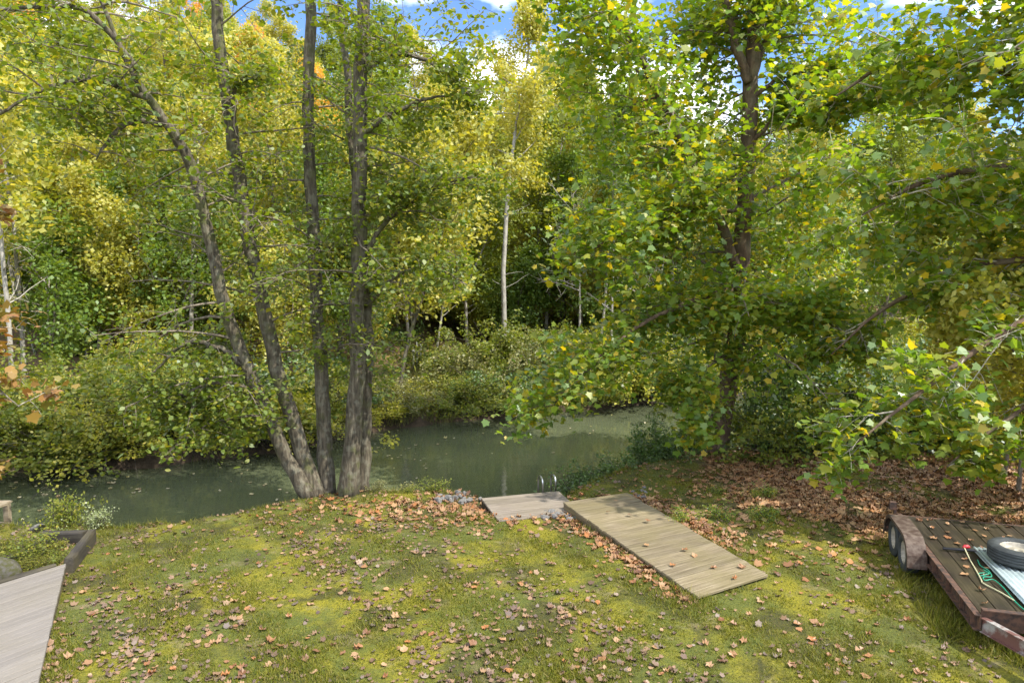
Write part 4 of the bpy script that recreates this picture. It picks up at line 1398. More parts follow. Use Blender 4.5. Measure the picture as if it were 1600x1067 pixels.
def timber(label, a, b2, w, h, m_=None):
    a, b2 = np.array(a, float), np.array(b2, float)
    d = b2 - a
    Ld = float(np.linalg.norm(d))
    rg = np.random.default_rng(int(abs(a[0] * 1000)) % 9999)
    V, F = [], []
    ns = 9
    for i in range(ns):
        x = Ld * i / (ns - 1)
        ww = w * (1 + rg.normal() * .03)
        hh = h * (1 + rg.normal() * .03)
        c_ = .12
        pr = [(-.5 + c_, -.5), (.5 - c_, -.5), (.5, -.5 + c_), (.5, .5 - c_), (.5 - c_, .5), (-.5 + c_, .5), (-.5, .5 - c_), (-.5, -.5 + c_)]
        V += [(x, p * ww + rg.normal() * .004, q * hh + rg.normal() * .004) for p, q in pr]
    for i in range(ns - 1):
        for j in range(8):
            F.append((i * 8 + j, i * 8 + (j + 1) % 8, (i + 1) * 8 + (j + 1) % 8, (i + 1) * 8 + j))
    F += [tuple(range(7, -1, -1)), tuple((ns - 1) * 8 + j for j in range(8))]
    o = obj('landscape_timber', new_mesh('landscape_timber', V, F), m_ or M_TIMBER, None, tuple(a))
    o.rotation_euler = (0, -math.atan2(d[2], math.hypot(d[0], d[1])), math.atan2(d[1], d[0]))
    return tag(o, label, 'timber', 'retaining timbers by the deck')


T0, T1 = gnd(107, 876, .10), gnd(143, 829, .08)
timber('dark rotting timber running from the deck corner towards the river', T0 + [0, 0, -.08], T1 + [0, 0, -.10], .12, .24)
T2 = gnd(112, 829, .06)
timber('short dark timber along the river side of the weedy terrace', T1 + np.array([-.12, .04, -.12]), np.array([T2[0] - .5, T2[1] + .02, -.06]), .14, .2)
timber('thin dark edging timber between the grey deck and the weedy terrace', K + nrm(np.array([b_[0], b_[1], 0])) * .15 - e_ * .09 + [0, 0, -.06], K + b_ * 3.2 - e_ * .09 + [0, 0, -.06], .09, .16)


def rock_mesh(seed, n=16, flat=.7):
    import bmesh
    rg = np.random.default_rng(seed)
    P = nrm(rg.normal(size=(n, 3))) * rg.uniform(.75, 1.0, (n, 1)) * np.array([1, .8, flat])
    bm = bmesh.new()
    for p in P:
        bm.verts.new(tuple(p))
    bmesh.ops.convex_hull(bm, input=bm.verts)
    loose = [v for v in bm.verts if not v.link_faces]
    bmesh.ops.delete(bm, geom=loose, context='VERTS')
    bmesh.ops.bevel(bm, geom=list(bm.edges), offset=.07, segments=1, affect='EDGES')
    m_ = bpy.data.meshes.new('stone')
    bm.to_mesh(m_)
    bm.free()
    return m_


bo = rock_mesh(77, 26, .75)
bo.polygons.foreach_set('use_smooth', [True] * len(bo.polygons))
p = gnd(6, 893, .1)
o = obj('boulder', bo, M_BOULDER, None, (p[0] - .12, p[1] + .1, float(H(p[0], p[1])) + .12))
o.scale = (.38, .34, .34)
tag(o, 'rounded mossy grey boulder beside the grey plank deck', 'boulder')
p = gnd(62, 826, -.1)
o = obj('stone', rock_mesh(78, 16, .7), M_STONE, None, (p[0], p[1], float(H(p[0], p[1])) + .05))
o.scale = (.18, .14, .16)
tag(o, 'pale single stone on the weedy terrace near the timber', 'stone')

# railed landing at the left edge
rl = thing('railed_landing', 'wooden landing at the water with a board handrail', 'landing', (-9.38, 12.5, -.88))
post0 = np.array([0, 0, 0])
mb = MB()
mb.beam((0, 0, -.6), (0, 0, .86), .09, .09)
mb.build('post', M_RAIL, rl)
for (x_, y_) in ((-1.9, 0.0), (-.55, -1.9)):
    mb = MB()
    mb.beam((x_, y_, -.6), (x_, y_, .86), .09, .09)
    mb.build('post', M_RAIL, rl)
for (a, b2, z_, w_, h_) in (((.05, .0, 0), (-2.0, 0, 0), .89, .14, .04), ((.03, -.075, 0), (-.57, -1.98, 0), .89, .14, .04), ((-.06, .06, 0), (-1.9, .06, 0), .45, .04, .09), ((-.05, -.08, 0), (-.53, -1.86, 0), .45, .04, .09)):
    mb = MB()
    mb.beam((a[0], a[1], z_ + (0.002 if a[1] < 0 else 0)), (b2[0], b2[1], z_ + (0.002 if a[1] < 0 else 0)), w_, h_)
    mb.build('rail', M_RAIL, rl)
for k in range(14):
    mb = MB()
    mb.box(-2.0, .12 - .06 * 0, -.07, .07, -.035, 0, .005)
    o = mb.build('plank', M_RAIL, rl, (-.045 * k, .1 - .145 * k, .16))

# ------------------------------------------------------------------ riprap stones by the dock
ST = [rock_mesh(300 + i, 15, rnd.uniform(.55, .85)) for i in range(6)]
for s_ in ST:
    s_.materials.append(M_STONE)
spots = []
for k in range(34):
    q = gnd(rnd.uniform(842, 905), rnd.uniform(788, 812), -.12)
    spots.append((q, 'grey broken stone lying between the dock and the plank walkway', 'broken stones between dock and walkway', rnd.uniform(.05, .12)))
for k in range(18):
    q = gnd(rnd.uniform(680, 755), rnd.uniform(768, 784), -.14)
    spots.append((q, 'grey broken stone in the heap left of the dock', 'broken stones left of the dock', rnd.uniform(.06, .13)))
for k in range(12):
    q = gnd(rnd.uniform(780, 840), rnd.uniform(790, 800), -.12)
    spots.append((q, 'grey broken stone along the lawn side of the dock', 'broken stones along the dock', rnd.uniform(.04, .09)))
for k in range(9):
    q = gnd(rnd.uniform(985, 1010), rnd.uniform(763, 785), -.14)
    spots.append((q, 'grey stone beside the river end of the plank walkway', 'stones beside the walkway end', rnd.uniform(.05, .1)))
for (q, lab, grp, s_) in spots:
    o = obj('stone', rnd.choice(ST), None, None, (q[0], q[1], float(H(q[0], q[1])) + s_ * .3))
    o.scale = (s_, s_, s_)
    o.rotation_euler = (rnd.uniform(-.4, .4), rnd.uniform(-.4, .4), rnd.uniform(0, 6.28))
    tag(o, lab, 'stone', grp)


# ------------------------------------------------------------------ trailer
def lathe(profile, n=28, axis='z'):
    V, F = [], []
    m_ = len(profile)
    for i in range(n):
        a = 2 * math.pi * i / n
        for (r, z) in profile:
            x, y, zz = r * math.cos(a), r * math.sin(a), z
            V.append((x, y, zz) if axis == 'z' else (zz, x, y))
    for i in range(n):
        j = (i + 1) % n
        for k in range(m_ - 1):
            F.append((i * m_ + k, j * m_ + k, j * m_ + k + 1, i * m_ + k + 1))
    return V, F


def wheel_meshes(R, w, axis):
    r = R * .60
    prof = [(r, -w * .36), (r * 1.05, -w * .46), (R * .80, -w * .5), (R * .93, -w * .47), (R * .985, -w * .38)]
    for k in range(4):                        # tread grooves
        z0 = -w * .36 + w * .18 * k
        prof += [(R, z0), (R, z0 + w * .14), (R * .972, z0 + w * .15), (R * .972, z0 + w * .17)]
    prof += [(R, w * .36), (R * .985, w * .38), (R * .93, w * .47), (R * .80, w * .5), (r * 1.05, w * .46), (r, w * .36), (r * .97, 0), (r, -w * .36)]
    ty = new_mesh('tyre', *lathe(prof, 36, axis), True)
    rp = [(0.0, w * .10), (r * .22, w * .10), (r * .24, w * .16), (r * .30, w * .16), (r * .34, w * .08), (r * .62, w * .16), (r * .80, w * .02), (r * .90, w * .0), (r * .96, w * .30), (r * 1.03, w * .40), (r * 1.05, w * .38), (r * .99, w * .26), (r * .96, -w * .1)]
    rm = new_mesh('rim', *lathe(rp, 30, axis), True)
    ty.materials.append(M_TYRE)
    rm.materials.append(M_RIM)
    return ty, rm


TC = gnd(1533, 956, .42)
trail = thing('flatbed_trailer', 'rusty low flatbed trailer with dark plank bed and tandem wheels', 'trailer', (TC[0], TC[1], -.06), -math.radians(16.3))
TW, TL, TZ = 1.95, 3.5, .43


def tbeam(name, a, b2, w, h, m_=M_RUST):
    mb = MB()
    a, b2 = np.array(a, float), np.array(b2, float)
    mb.beam((0, 0, 0), tuple(b2 - a), w, h)
    return mb.build(name, m_, trail, tuple(a))


def channel(name, y0, y1, x, side, m_):
    """C-channel side rail along y with flanges"""
    mb = MB()
    mb.box(-.008, .008, 0, y1 - y0, -.16, 0)
    mb.box(-.008 - (.055 if side < 0 else 0), .008 + (.055 if side > 0 else 0), 0, y1 - y0, .001, .013)
    mb.box(-.008 - (.055 if side < 0 else 0), .008 + (.055 if side > 0 else 0), 0, y1 - y0, -.173, -.161)
    return mb.build(name, m_, trail, (x, y0, TZ))


channel('side_rail', 0.0, TL, 0, -1, M_RUST)
channel('side_rail', 0.0, TL, TW, 1, M_RUST)
for yy_ in (.12, .5, 1.0, 1.55, 3.42):
    for sx_ in (-1, 1):
        mb = MB()
        mb.box(-.006, .006, -.03, .03, -.158, 0)
        mb.box(-.05, .006, -.006, .006, -.158, -.002)
        o = mb.build('stake_pocket', M_RUST, trail, (-.012 if sx_ < 0 else TW + .012, yy_, TZ))
        if sx_ > 0:
            o.scale = (-1, 1, 1)
npk = 9
for k in range(npk):
    mb = MB()
    wpl = (TW - .05) / npk
    mb.box(-(TL - .16) / 2, (TL - .16) / 2, -wpl / 2 + .004, wpl / 2 - .004, -.035, 0, .005)
    o = mb.build('plank', M_TDECK, trail, (.025 + wpl * (k + .5), TL / 2 + .02, TZ - .006 + rnd.gauss(0, .002)))
    o.rotation_euler = (0, 0, math.pi / 2)
mb = MB()
mb.box(0.02, TW - .02, -.012, .0, -.17, .075)
mb.box(0.02, TW - .02, -.07, -.0121, .062, .0749)
mb.build('front_bulkhead', M_RUST, trail, (0, .075, TZ))
tbeam('rear_beam', (0.02, TL - .03, TZ - .08), (TW - .02, TL - .03, TZ - .08), .07, .14)
for k in range(4):
    tbeam('cross_member', (.03, .7 + .85 * k, TZ - .10), (TW - .03, .7 + .85 * k, TZ - .10), .06, .09)
for s_ in (0, 1):
    x0 = .03 + s_ * (TW - .06)
    mb = MB()
    a, b2 = np.array([0, 0, 0.]), np.array([(TW / 2 - x0) * .94, -1.55, 0])
    mb.beam(tuple(a), tuple(b2), .012, .15)
    mb.beam(tuple(a + [0, 0, .079]), tuple(b2 + [0, 0, .079]), .07, .012)
    mb.beam(tuple(a - [0, 0, .079]), tuple(b2 - [0, 0, .079]), .07, .012)
    mb.build('tongue_beam', M_PRIMER, trail, (x0, .02, TZ - .10))
tbeam('hitch', (TW / 2, -1.45, TZ - .1), (TW / 2, -1.95, TZ - .08), .09, .09)
WR = .28
ty, rm = wheel_meshes(WR, .19, 'x')
for sx_ in (0, 1):
    for yy_ in (2.28, 2.87):
        w = bpy.data.objects.new('wheel', None)
        C.objects.link(w)
        w.parent = trail
        w.location = (-.17 if sx_ == 0 else TW + .17, yy_, WR - .03)
        w.rotation_euler = (0, 0, math.pi if sx_ == 0 else 0)
        obj('tyre', ty, None, w)
        obj('rim', rm, None, w)
    fp = [(1.84, .20), (1.88, .36), (1.98, .49), (2.12, .565), (2.28, .58), (2.87, .58), (3.03, .565), (3.17, .49), (3.27, .36), (3.31, .20)]
    V, F = [], []
    for (yy_, zz) in fp:
        for (dx, dz) in ((0, 0), (.25, 0), (.25, -.012), (.012, -.012), (.012, -.05), (0, -.05)):
            V.append((dx, yy_, zz + dz) if dx < .1 and dz > -.04 or dx > .1 else (dx, yy_ + (2.63 - yy_) * .05, zz - .045))
    ns = 6
    for i in range(len(fp) - 1):
        for j in range(ns):
            F.append((i * ns + j, i * ns + (j + 1) % ns, (i + 1) * ns + (j + 1) % ns, (i + 1) * ns + j))
    o = obj('fender', new_mesh('fender', V, F), M_FENDER, trail, (-.295 if sx_ == 0 else TW + .295, 0, 0))
    if sx_ == 1:
        o.scale = (-1, 1, 1)
    for yy_ in (1.90, 3.26):
        mb = MB()
        mb.box(-.02, .20, -.02, .02, -.04, .0)
        o = mb.build('fender_bracket', M_RUST, trail, (-.24 if sx_ == 0 else TW + .06, yy_, .30))
    mb = MB()
    mb.box(-.05, .05, -.04, .04, 0, .13, .01)
    mb.build('tail_light', M_RUST, trail, (-.12 if sx_ == 0 else TW + .12, 3.55, TZ + .06))
    mb = MB()
    mb.box(-.02, .02, -.02, .02, 0, .08)
    mb.build('light_bracket', M_RUST, trail, (-.08 if sx_ == 0 else TW + .08, 3.55, TZ - .021))


def tw_pt(x, y, z):
    """trailer coordinates to world"""
    a = -math.radians(16.3)
    return np.array([TC[0] + x * math.cos(a) - y * math.sin(a), TC[1] + x * math.sin(a) + y * math.cos(a), z - .06])


# corrugated sheets stacked on the bed
for s_ in range(3):
    V, F = [], []
    nc = 66
    sw, s_len = 1.1, 2.2
    for i in range(nc + 1):
        x = sw * i / nc
        z = .011 * math.sin(x / .062 * 2 * math.pi)
        V += [(x, 0, z + .004), (x, s_len, z + .004), (x, s_len, z), (x, 0, z)]
    for i in range(nc):
        a, c = 4 * i, 4 * (i + 1)
        F += [(a, c, c + 1, a + 1), (a + 1, c + 1, c + 2, a + 2), (a + 2, c + 2, c + 3, a + 3), (a + 3, c + 3, c, a)]
    F += [(0, 1, 2, 3), (4 * nc + 3, 4 * nc + 2, 4 * nc + 1, 4 * nc)]
    w0 = tw_pt(.56 + .012 * s_, -.10 + .02 * (s_ % 2), TZ + .02 + .012 + .014 * s_)
    o = obj('corrugated_sheet', new_mesh('corrugated_sheet', V, F, True), M_SHEET, None, tuple(w0))
    o.rotation_euler = (0, 0, -math.radians(16.3 + [0, .5, -.4][s_]))
    tag(o, ['lowest galvanised corrugated sheet of the stack on the trailer', 'middle galvanised corrugated sheet of the stack on the trailer', 'top galvanised corrugated sheet of the stack, under the spare wheel'][s_], 'metal sheet', 'corrugated sheets on the trailer')
# spare wheel
ty2, rm2 = wheel_meshes(.345, .21, 'z')
sp = tw_pt(.95, 1.66, TZ + .085 + .105)
spare = thing('spare_wheel', 'spare wheel with cream rim lying flat on the corrugated sheets', 'wheel', sp)
obj('tyre', ty2, None, spare)
obj('rim', rm2, None, spare)
# bar, cords
mb = MB()
A_, B_ = tw_pt(.18, 2.02, TZ + .03), tw_pt(1.6, 1.98, TZ + .09)
mb.tube([A_ - A_, (B_ - A_) * .5 + [0, 0, -.004], B_ - A_], .021, 8)
tag(mb.build('black_bar', M_BLACK, None, tuple(A_), True), 'black bar lying across the trailer bed behind the spare wheel', 'bar')
mb = MB()
q = tw_pt(.42, 2.02, TZ + .07)
mb.tube([(0, 0, 0), (.03, 0, .012), (.07, .0, .012), (.10, .0, 0)], [.012, .028, .028, .012], 8)
tag(mb.build('ratchet_grip', M_RED, None, tuple(q), True), 'small red grip lying on the black bar', 'grip')


def cord(name, label, pts, r, m_):
    P, R = smooth_line(np.array(pts), [r] * len(pts), len(pts) * 6)
    mb = MB()
    mb.tube(P - P[0], r, 6)
    return tag(mb.build(name, m_, None, tuple(P[0]), True), label, 'cord')


zc = TZ + .012
cord('cord', 'pale yellow cord trailing over the dark trailer planks', [tw_pt(.44, 2.02, TZ + .07), tw_pt(.42, 1.7, zc), tw_pt(.38, 1.35, zc), tw_pt(.34, 1.05, zc), tw_pt(.33, .95, zc), tw_pt(.44, .72, zc), tw_pt(.51, .52, zc)], .009, M_ROPE_Y)
cord('rope', 'green rope running along the edge of the corrugated sheets', [tw_pt(0.52, 1.75, zc), tw_pt(0.49, 1.55, zc), tw_pt(0.53, 1.4, zc), tw_pt(0.50, 1.2, zc), tw_pt(.40, 1.16, zc), tw_pt(.38, 1.05, zc), tw_pt(.48, 1.08, zc + .01), tw_pt(0.52, .9, zc), tw_pt(0.51, .5, zc), tw_pt(0.53, .25, zc)], .008, M_ROPE_G)
cord('rope', 'looped green rope end lying on the trailer planks', [tw_pt(.48, 1.32, zc), tw_pt(.38, 1.26, zc), tw_pt(.36, 1.18, zc), tw_pt(.44, 1.20, zc + .02), tw_pt(.49, 1.26, zc + .02), tw_pt(.46, 1.36, zc + .02)], .008, M_ROPE_G)

# ------------------------------------------------------------------ things half hidden in the greenery
x = at(1285, 690, 17.0)
fz = float(H(x[0], 17.0))
fen = thing('rail_fence', 'low rail fence with a green post and brown rails in the shade', 'fence', (x[0], 17.0, fz))
for k in range(3):
    mb = MB()
    mb.tube([(0, 0, -.3), (0, 0, 1.0)], .035, 8)
    mb.build('post', M_GREENPOST, fen, (1.7 * k - .1, .25 * k, 0), True)
for z_ in (.45, .85):
    mb = MB()
    mb.beam((-.5, -.05, z_), (4.0, .55, z_ + .03), .05, .10)
    mb.build('rail', M_SIDE, fen)
x = at(655, 572, 29.0)
tz = float(H(x[0], 29.0)) - .35
tre = thing('white_trellis', 'small weathered white slatted frame in the bushes across the river', 'trellis', (x[0], 29.0, tz))
for k in range(4):
    mb = MB()
    mb.beam((0, 0, -.1), (0, 0, 1.5 - .1 * abs(k - 1)), .07, .03)
    mb.build('slat', M_WHITE, tre, (.16 * k - .24, 0, 0))
for z_ in (.35, 1.1):
    mb = MB()
    mb.beam((-.3, -.033, z_), (.3, -.033, z_), .03, .07)
    mb.build('rail', M_WHITE, tre)
x = at(795, 588, 28.0)
mb = MB()
V, F = lathe([(0, -.45), (.16, -.45), (.19, -.42), (.19, -.15), (.205, -.14), (.205, -.11), (.19, -.10), (.19, .10), (.205, .11), (.205, .14), (.19, .15), (.19, .42), (.16, .45), (0, .45)], 20, 'x')
mb.add(V, F)
o = mb.build('plastic_drum', M_TEAL, None, (x[0], 27.3, max(x[2], float(H(x[0], 27.3)) + .19)), True)
o.rotation_euler = (0, 0, .15)
tag(o, 'teal plastic drum lying in the bushes across the river', 'drum')


# bare grey-branched trees
def bare_mesh(seed, h):
    rng = np.random.default_rng(seed)
    mb = MB()
    P = walk(rng, (0, 0, -.3), (0.1, 0, 1), h, 10, .07, .03)
    mb.tube(P, np.linspace(.07, .015, 11), 7, False)
    dummy = []
    for k in range(16):
        p, d = along(P, rng.uniform(.3, .98))
        az = rng.uniform(0, 6.28)
        v = (math.cos(az), math.sin(az), rng.uniform(.1, .8))
        Q = walk(rng, p, v, rng.uniform(1.4, 2.8), 6, .14, .03)
        mb.tube(Q, np.linspace(.03, .008, 7), 4, False)
        for j in range(7):
            p2, d2 = along(Q, rng.uniform(.2, .95))
            mb.tube(walk(rng, p2, d2 + rng.normal(size=3) * .7, rng.uniform(.5, 1.1), 4, .15, .03), np.linspace(.012, .004, 5), 3, False)
    return mb.mesh('branches', True)


BM = [bare_mesh(401, 7.0), bare_mesh(402, 6.0)]
for (px, py, Y, k, s_, lab) in ((905, 560, 33.0, 0, 1.05, 'leafless grey tree with a web of white twigs right of the pale trunks'), (1010, 560, 34.0, 1, 1.2, 'leafless whitish tree behind the left limbs of the sycamore'), (80, 560, 26.0, 1, .9, 'leafless pale sapling among the left trunks'), (270, 500, 38.0, 0, 1.1, 'leafless grey tree on the left slope behind the thicket')):
    x = at(px, py, Y)[0]
    t = thing('bare_tree', lab, 'tree', (x, Y, float(H(x, Y))))
    t.scale = (s_, s_, s_)
    obj('branches', BM[k], M_TWIG_PALE, t)

# ------------------------------------------------------------------ weeds and young plants on the lawn edge
def small(px, py, z, i, lm, s, lab, grp, sz=1.0, cat='plant', name='weed_plant'):
    q = gnd(px, py, z)
    return shrub(name, lab, grp, q[0], q[1], i, lm, s, sz, None, cat)


M_PALE_LEAF = leaf_mat('pale_sapling_leaf', [(0.30, 0.34, 0.16), (0.24, 0.29, 0.10), (0.36, 0.38, 0.22)], 0.35, .06, .5)
small(150, 829, -.2, 3, M_PALE_LEAF, .42, 'pale-leaved seedling standing against the water by the timber end', None, 1.3)
for (px, py) in ((98, 822), (104, 818)):
    small(px, py, -.2, 3, M_SHRUB_M, .55, 'thin upright green weed at the river side of the terrace', 'thin weeds of the terrace', 1.5)
for k in range(26):
    q = (rnd.uniform(2, 96), rnd.uniform(842, 882))
    small(q[0], q[1], 0, 3, rnd.choice([M_SHRUB_M, M_GRASS, M_GRASS]), rnd.uniform(.2, .42), 'low green weed covering the terrace behind the grey deck', 'low weeds of the terrace', .6)
small(52, 862, 0, 3, M_SHRUB_M, .62, 'largest bushy weed on the terrace behind the grey deck', None, .9)
for k in range(5):
    small(rnd.uniform(370, 400), rnd.uniform(782, 800), -.3, 3, M_SHRUB_M, rnd.uniform(.3, .5), 'small leafy weed on the bank left of the five stems', 'bank weeds left of the five stems', .9)
for k in range(9):
    small(rnd.uniform(585, 690), rnd.uniform(764, 772), -.25, 3, rnd.choice([M_WEED, M_SHRUB_M]), rnd.uniform(.25, .45), 'low weed along the bank edge between the five stems and the dock', 'bank weeds by the dock', .8)
for k in range(7):
    small(rnd.uniform(1060, 1200), rnd.uniform(770, 830), -.1, 3, M_SYC, rnd.uniform(.22, .4), 'sycamore seedling sprouting from the leaf-covered ground', 'seedlings on the leaf-covered ground', .9)

# ------------------------------------------------------------------ grass, fallen leaves
rng = np.random.default_rng(77)
W4 = np.array([NL[:2], NR[:2], FR[:2], FL[:2]])
D4 = np.array([(DA + dn_ * 1.3)[:2], (DB + dn_ * 1.3)[:2], DB[:2], DA[:2]])
K4 = np.array([(K + e_ * 3.75 + b_ * 4.2)[:2], (K + e_ * 3.75)[:2], K[:2], (K + b_ * 4.2)[:2]])
T4 = np.array([tw_pt(.05, 0, 0)[:2], tw_pt(TW, 0, 0)[:2], tw_pt(TW, TL, 0)[:2], tw_pt(.05, TL, 0)[:2]])


def inside(x, y, Q, pad=0.0):
    r = np.ones(len(x), bool)
    c = Q.mean(0)
    s0 = np.sign(np.cross(Q[1] - Q[0], Q[2] - Q[1]))
    for i in range(4):
        a, b2 = Q[i], Q[(i + 1) % 4]
        d = b2 - a
        L_ = np.linalg.norm(d)
        cr = s0 * (d[0] * (y - a[1]) - d[1] * (x - a[0])) / L_
        r &= cr > -pad
    return r


def scatter(n, y0, y1, bias=0.7):
    y = y0 + (y1 - y0) * rng.uniform(size=n) ** (1 / bias if bias < 1 else bias)
    y = y0 + (y1 - y0) * rng.uniform(size=n) ** 1.35
    x = rng.uniform(-.80, .80, n) * (y + .8)
    return x, y


x, y = scatter(520000, 6.4, 18.5)
okm = (bank_d(x, y) < .25) & ~inside(x, y, W4, .0) & ~inside(x, y, D4) & ~inside(x, y, K4)
lm_ = litter_mask(x, y)
patch = .5 + .5 * wob(x, y, 1.6, .3) + .35 * wob(x, y, 4.1, 2.0)
okm &= rng.uniform(size=len(x)) < np.clip(.1 + .95 * patch, .03, 1) * (1 - .8 * lm_)
x, y, patch = x[okm], y[okm], patch[okm]
n = len(x)
h = rng.uniform(.014, .046, n) * (.35 + 1.25 * np.clip(patch, 0, 1.2))
tr_d = inside(x, y, T4, .45)
edge = (bank_d(x, y) > -.25)
walkn = inside(x, y, W4, .10)
h = np.where(tr_d, h * rng.uniform(1.5, 4.0, n), h)
h = np.where(edge | walkn, h * rng.uniform(1.2, 2.6, n), h)
w = rng.uniform(.003, .006, n) * (1 + .05 * y)
az = rng.uniform(0, 6.283, n)
base = np.stack([x, y, H(x, y) - .004], -1)
sd = np.stack([np.cos(az), np.sin(az), np.zeros(n)], -1)
ln = rng.normal(size=(n, 2)) * .6
tip = base + np.stack([ln[:, 0] * h, ln[:, 1] * h, h], -1)
V = np.stack([base - sd * w[:, None], base + sd * w[:, None], tip], 1)
tag(obj('lawn_grass', uniform_mesh('lawn_grass', V, 3), M_GRASS), 'short thin grass growing through the mossy lawn', 'grass', None, 'stuff')
ngrass = n

# tall dry grass on the far bank
x = rng.uniform(-9, 9, 26000)
y = np.interp(x, FB[:, 0], FB[:, 1]) + rng.uniform(.05, 5.0, len(x)) ** 1.1
okm = rng.uniform(size=len(x)) < np.where((x > -7) & (x < -1.2), 1.0, .35)
x, y = x[okm], y[okm]
n = len(x)
h = rng.uniform(.15, .5, n)
base = np.stack([x, y, H(x, y) - .01], -1)
az = rng.uniform(0, 6.283, n)
sd = np.stack([np.cos(az), np.sin(az), np.zeros(n)], -1) * .014
ln = rng.normal(size=(n, 2)) * .45
V = np.stack([base - sd, base + sd, base + np.stack([ln[:, 0] * h, ln[:, 1] * h, h], -1)], 1)
tag(obj('bank_grass', uniform_mesh('bank_grass', V, 3), M_WEED), 'tall dry grass on the far river bank', 'grass', None, 'stuff')


def ground_leaves(x, y, size, shape, up=2.2, lift=.012, z=None):
    P = np.stack([x, y, (H(x, y) if z is None else z) + lift], -1)
    return P, *leaves_array(P, size, shape, rng, up, 0.0, jit=.4)


# brown carpet under the sycamores
x = rng.uniform(2.2, 13, 34000)
y = rng.uniform(9.6, 19, 34000)
m_ = litter_mask(x, y)
okm = (bank_d(x, y) < .1) & (rng.uniform(size=len(x)) < (.06 + .94 * m_)) & ~inside(x, y, W4) & ~inside(x, y, T4)
P, V, _ = ground_leaves(x[okm], y[okm], .082, CURL, 4.5)
M_CARPET = leaf_mat('sycamore_litter', [(0.36, 0.20, 0.09), (0.22, 0.11, 0.055), (0.44, 0.28, 0.14), (0.30, 0.16, 0.08), (0.40, 0.19, 0.07), (0.48, 0.33, 0.19)], 0.15, 0.04, 0.5, (1.0, 0.8, 0.5))
tag(obj('leaf_litter', uniform_mesh('leaf_litter', V, len(CURL)), M_CARPET), 'thick brown carpet of fallen leaves under the sycamores', 'fallen leaves', None, 'stuff')
# scattered dull leaves over the lawn
x, y = scatter(32000, 6.5, 15.5)
cl = .5 + .5 * wob(x, y, .9, 1.1) + .4 * wob(x, y, 2.6, .4)
okm = (bank_d(x, y) < .15) & ~inside(x, y, W4) & ~inside(x, y, D4) & ~inside(x, y, K4) & ~inside(x, y, T4) & (rng.uniform(size=len(x)) < np.clip(.05 + .85 * np.clip(cl, 0, 2) ** 2.2 * (.3 + .7 * sstep(3.5, -2, x)), .03, 1))
okm &= (litter_mask(x, y) < .6)
P, V, _ = ground_leaves(x[okm], y[okm], .05, CURL, 4.0)
tag(obj('small_leaf_litter', uniform_mesh('small_leaf_litter', V, len(CURL)), M_DEAD_D), 'small dull brown and grey fallen leaves strewn over the lawn', 'fallen leaves', None, 'stuff')
# larger orange ones near the dock and along the walkway
x = np.concatenate([rng.normal(-1.0, 1.6, 1500), rng.normal(.6, .35, 260), NL[0] + (FL[0] - NL[0]) * (tt := rng.uniform(size=420)) + rng.normal(-.12, .12, 420), NR[0] + (FR[0] - NR[0]) * (t2 := rng.uniform(.3, 1, 600)) + np.abs(rng.normal(.05, .25, 600))])
y = np.concatenate([rng.normal(12.7, .7, 1500), rng.normal(12.6, .35, 260), NL[1] + (FL[1] - NL[1]) * tt + rng.normal(-.08, .1, 420), NR[1] + (FR[1] - NR[1]) * t2 + rng.normal(0, .15, 600)])
okm = (bank_d(x, y) < .1) & ~inside(x, y, W4) & ~inside(x, y, D4, -.12)
P, V, _ = ground_leaves(x[okm], y[okm], .072, CURL, 4.0)
tag(obj('orange_leaf_litter', uniform_mesh('orange_leaf_litter', V, len(CURL)), M_DEAD), 'orange-brown fallen leaves gathered along the walkway and by the dock', 'fallen leaves', None, 'stuff')

# the three hundred largest-looking fallen leaves, one by one
FLM = []
for i in range(6):
    sh = CURL * np.array([1, 1, .4 + .35 * i])
    sh = sh + np.random.default_rng(i).normal(size=sh.shape) * np.array([.07, .07, .08])
    k = len(sh)
    cen = np.array([[0, .42, .02]])
    mm_ = new_mesh('fallen_leaf', np.vstack([sh, cen]), [(j, (j + 1) % k, k) for j in range(k)])
    mm_.materials.append(M_DEAD)
    FLM.append(mm_)


def fallen(x, y, z, s_, lab, grp):
    o = bpy.data.objects.new('fallen_leaf', rnd.choice(FLM))
    C.objects.link(o)
    o.location = (x, y, z)
    o.rotation_euler = (rnd.gauss(0, .16), rnd.gauss(0, .16), rnd.uniform(0, 6.28))
    o.scale = (s_, s_ * rnd.uniform(.75, 1.15), s_ * rnd.uniform(.4, 1.1))
    return tag(o, lab, 'leaf', grp)


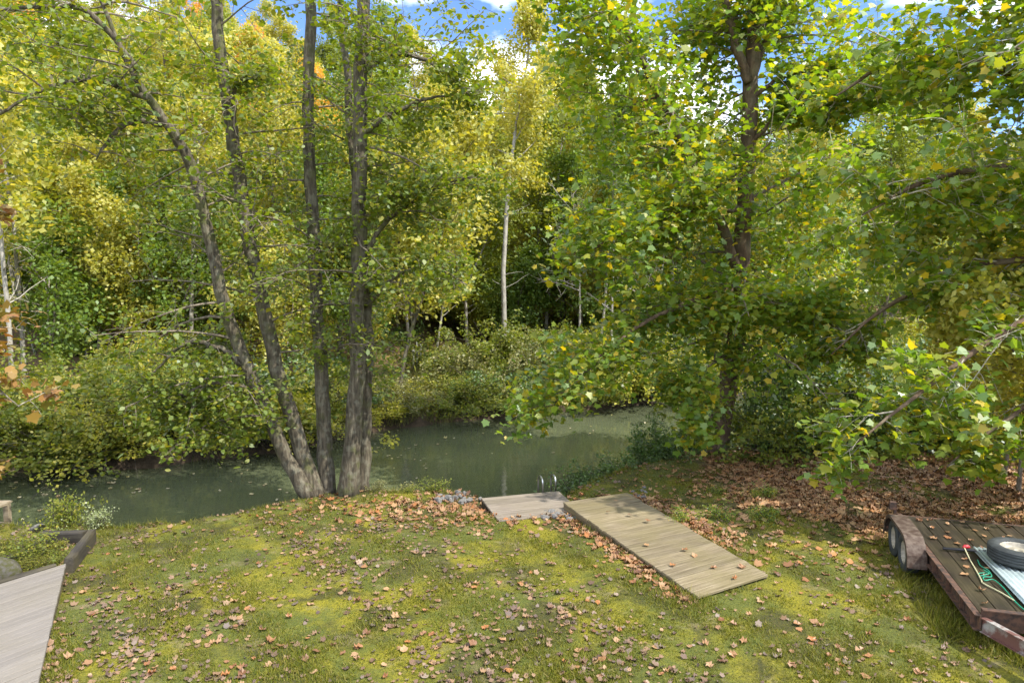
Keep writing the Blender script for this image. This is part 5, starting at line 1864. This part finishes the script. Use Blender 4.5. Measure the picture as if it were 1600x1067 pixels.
nf = 0
while nf < 270:
    yy_ = 6.9 + 4.6 * rnd.random() ** 1.4
    xx_ = rnd.uniform(-.74, .74) * yy_
    ax, ay = np.array([xx_]), np.array([yy_])
    if inside(ax, ay, W4, .05)[0] or inside(ax, ay, K4, .05)[0] or inside(ax, ay, T4, .4)[0] or bank_d(xx_, yy_) > -.3:
        continue
    fallen(xx_, yy_, float(H(xx_, yy_)) + .018, rnd.uniform(.055, .11), 'large curled tan fallen leaf on the mossy lawn', 'large fallen leaves on the lawn')
    nf += 1
for (px, py) in ((1118, 888), (1085, 866), (1150, 905), (1048, 884), (1015, 815), (985, 805), (963, 782), (1162, 885), (1068, 858), (1006, 850), (950, 800)):
    q = gnd(px, py, .075)
    fallen(q[0], q[1], q[2] + .008, rnd.uniform(.07, .12), 'fallen leaf lying on the planks of the walkway', 'fallen leaves on the walkway')
for (ux, uy) in ((.35, 1.75), (.30, 1.5), (.22, 1.15), (.42, 1.2), (.25, .75), (.55, 1.5), (.62, .9), (.75, 1.0), (.15, .35), (.45, 2.3), (.7, 2.5), (.3, 2.9), (.6, 3.2), (.9, 3.0), (1.2, 2.7), (.2, 3.3), (.8, 3.35), (1.4, 3.3), (1.1, 3.1), (.4, 2.6), (1.0, 2.4), (1.5, 2.5), (.15, 2.5), (.5, 2.8), (.75, 2.2), (.35, 3.3), (1.3, 2.9), (1.7, 3.0), (.95, 2.75)):
    q = tw_pt(ux, uy, TZ + .012)
    fallen(q[0], q[1], q[2], rnd.uniform(.07, .11), 'fallen leaf lying on the dark trailer planks', 'fallen leaves on the trailer')

# leaves afloat on the river
x = rng.uniform(-15, 14, 2600)
ya, yb = np.interp(x, NB[:, 0], NB[:, 1]) + 1.0, np.interp(x, FB[:, 0], FB[:, 1]) - .3
f = rng.uniform(size=len(x))
y = ya + (yb - ya) * f
cl = wob(x, y, .8, .9) + .8 * np.exp(-((f - .65) / .18) ** 2)
okm = (yb > ya) & (rng.uniform(size=len(x)) < np.clip(.05 + .32 * cl, .01, 1) * np.where(x < -3, 1.0, .4))
x, y = x[okm], y[okm]
P, V, _ = ground_leaves(x, y, .075, CURL, 14.0, .008, np.full(len(x), WATER_Z))
tag(obj('floating_leaves', uniform_mesh('floating_leaves', V, len(CURL)), M_FLOAT), 'small yellow leaves floating on the river', 'floating leaves', None, 'stuff')

tris = sum(sum(len(p.vertices) - 2 for p in m_.polygons) if len(m_.polygons) < 2000 else len(m_.loops) - 2 * len(m_.polygons) for m_ in bpy.data.meshes if m_.users)
print('grass', ngrass, 'triangles', tris)
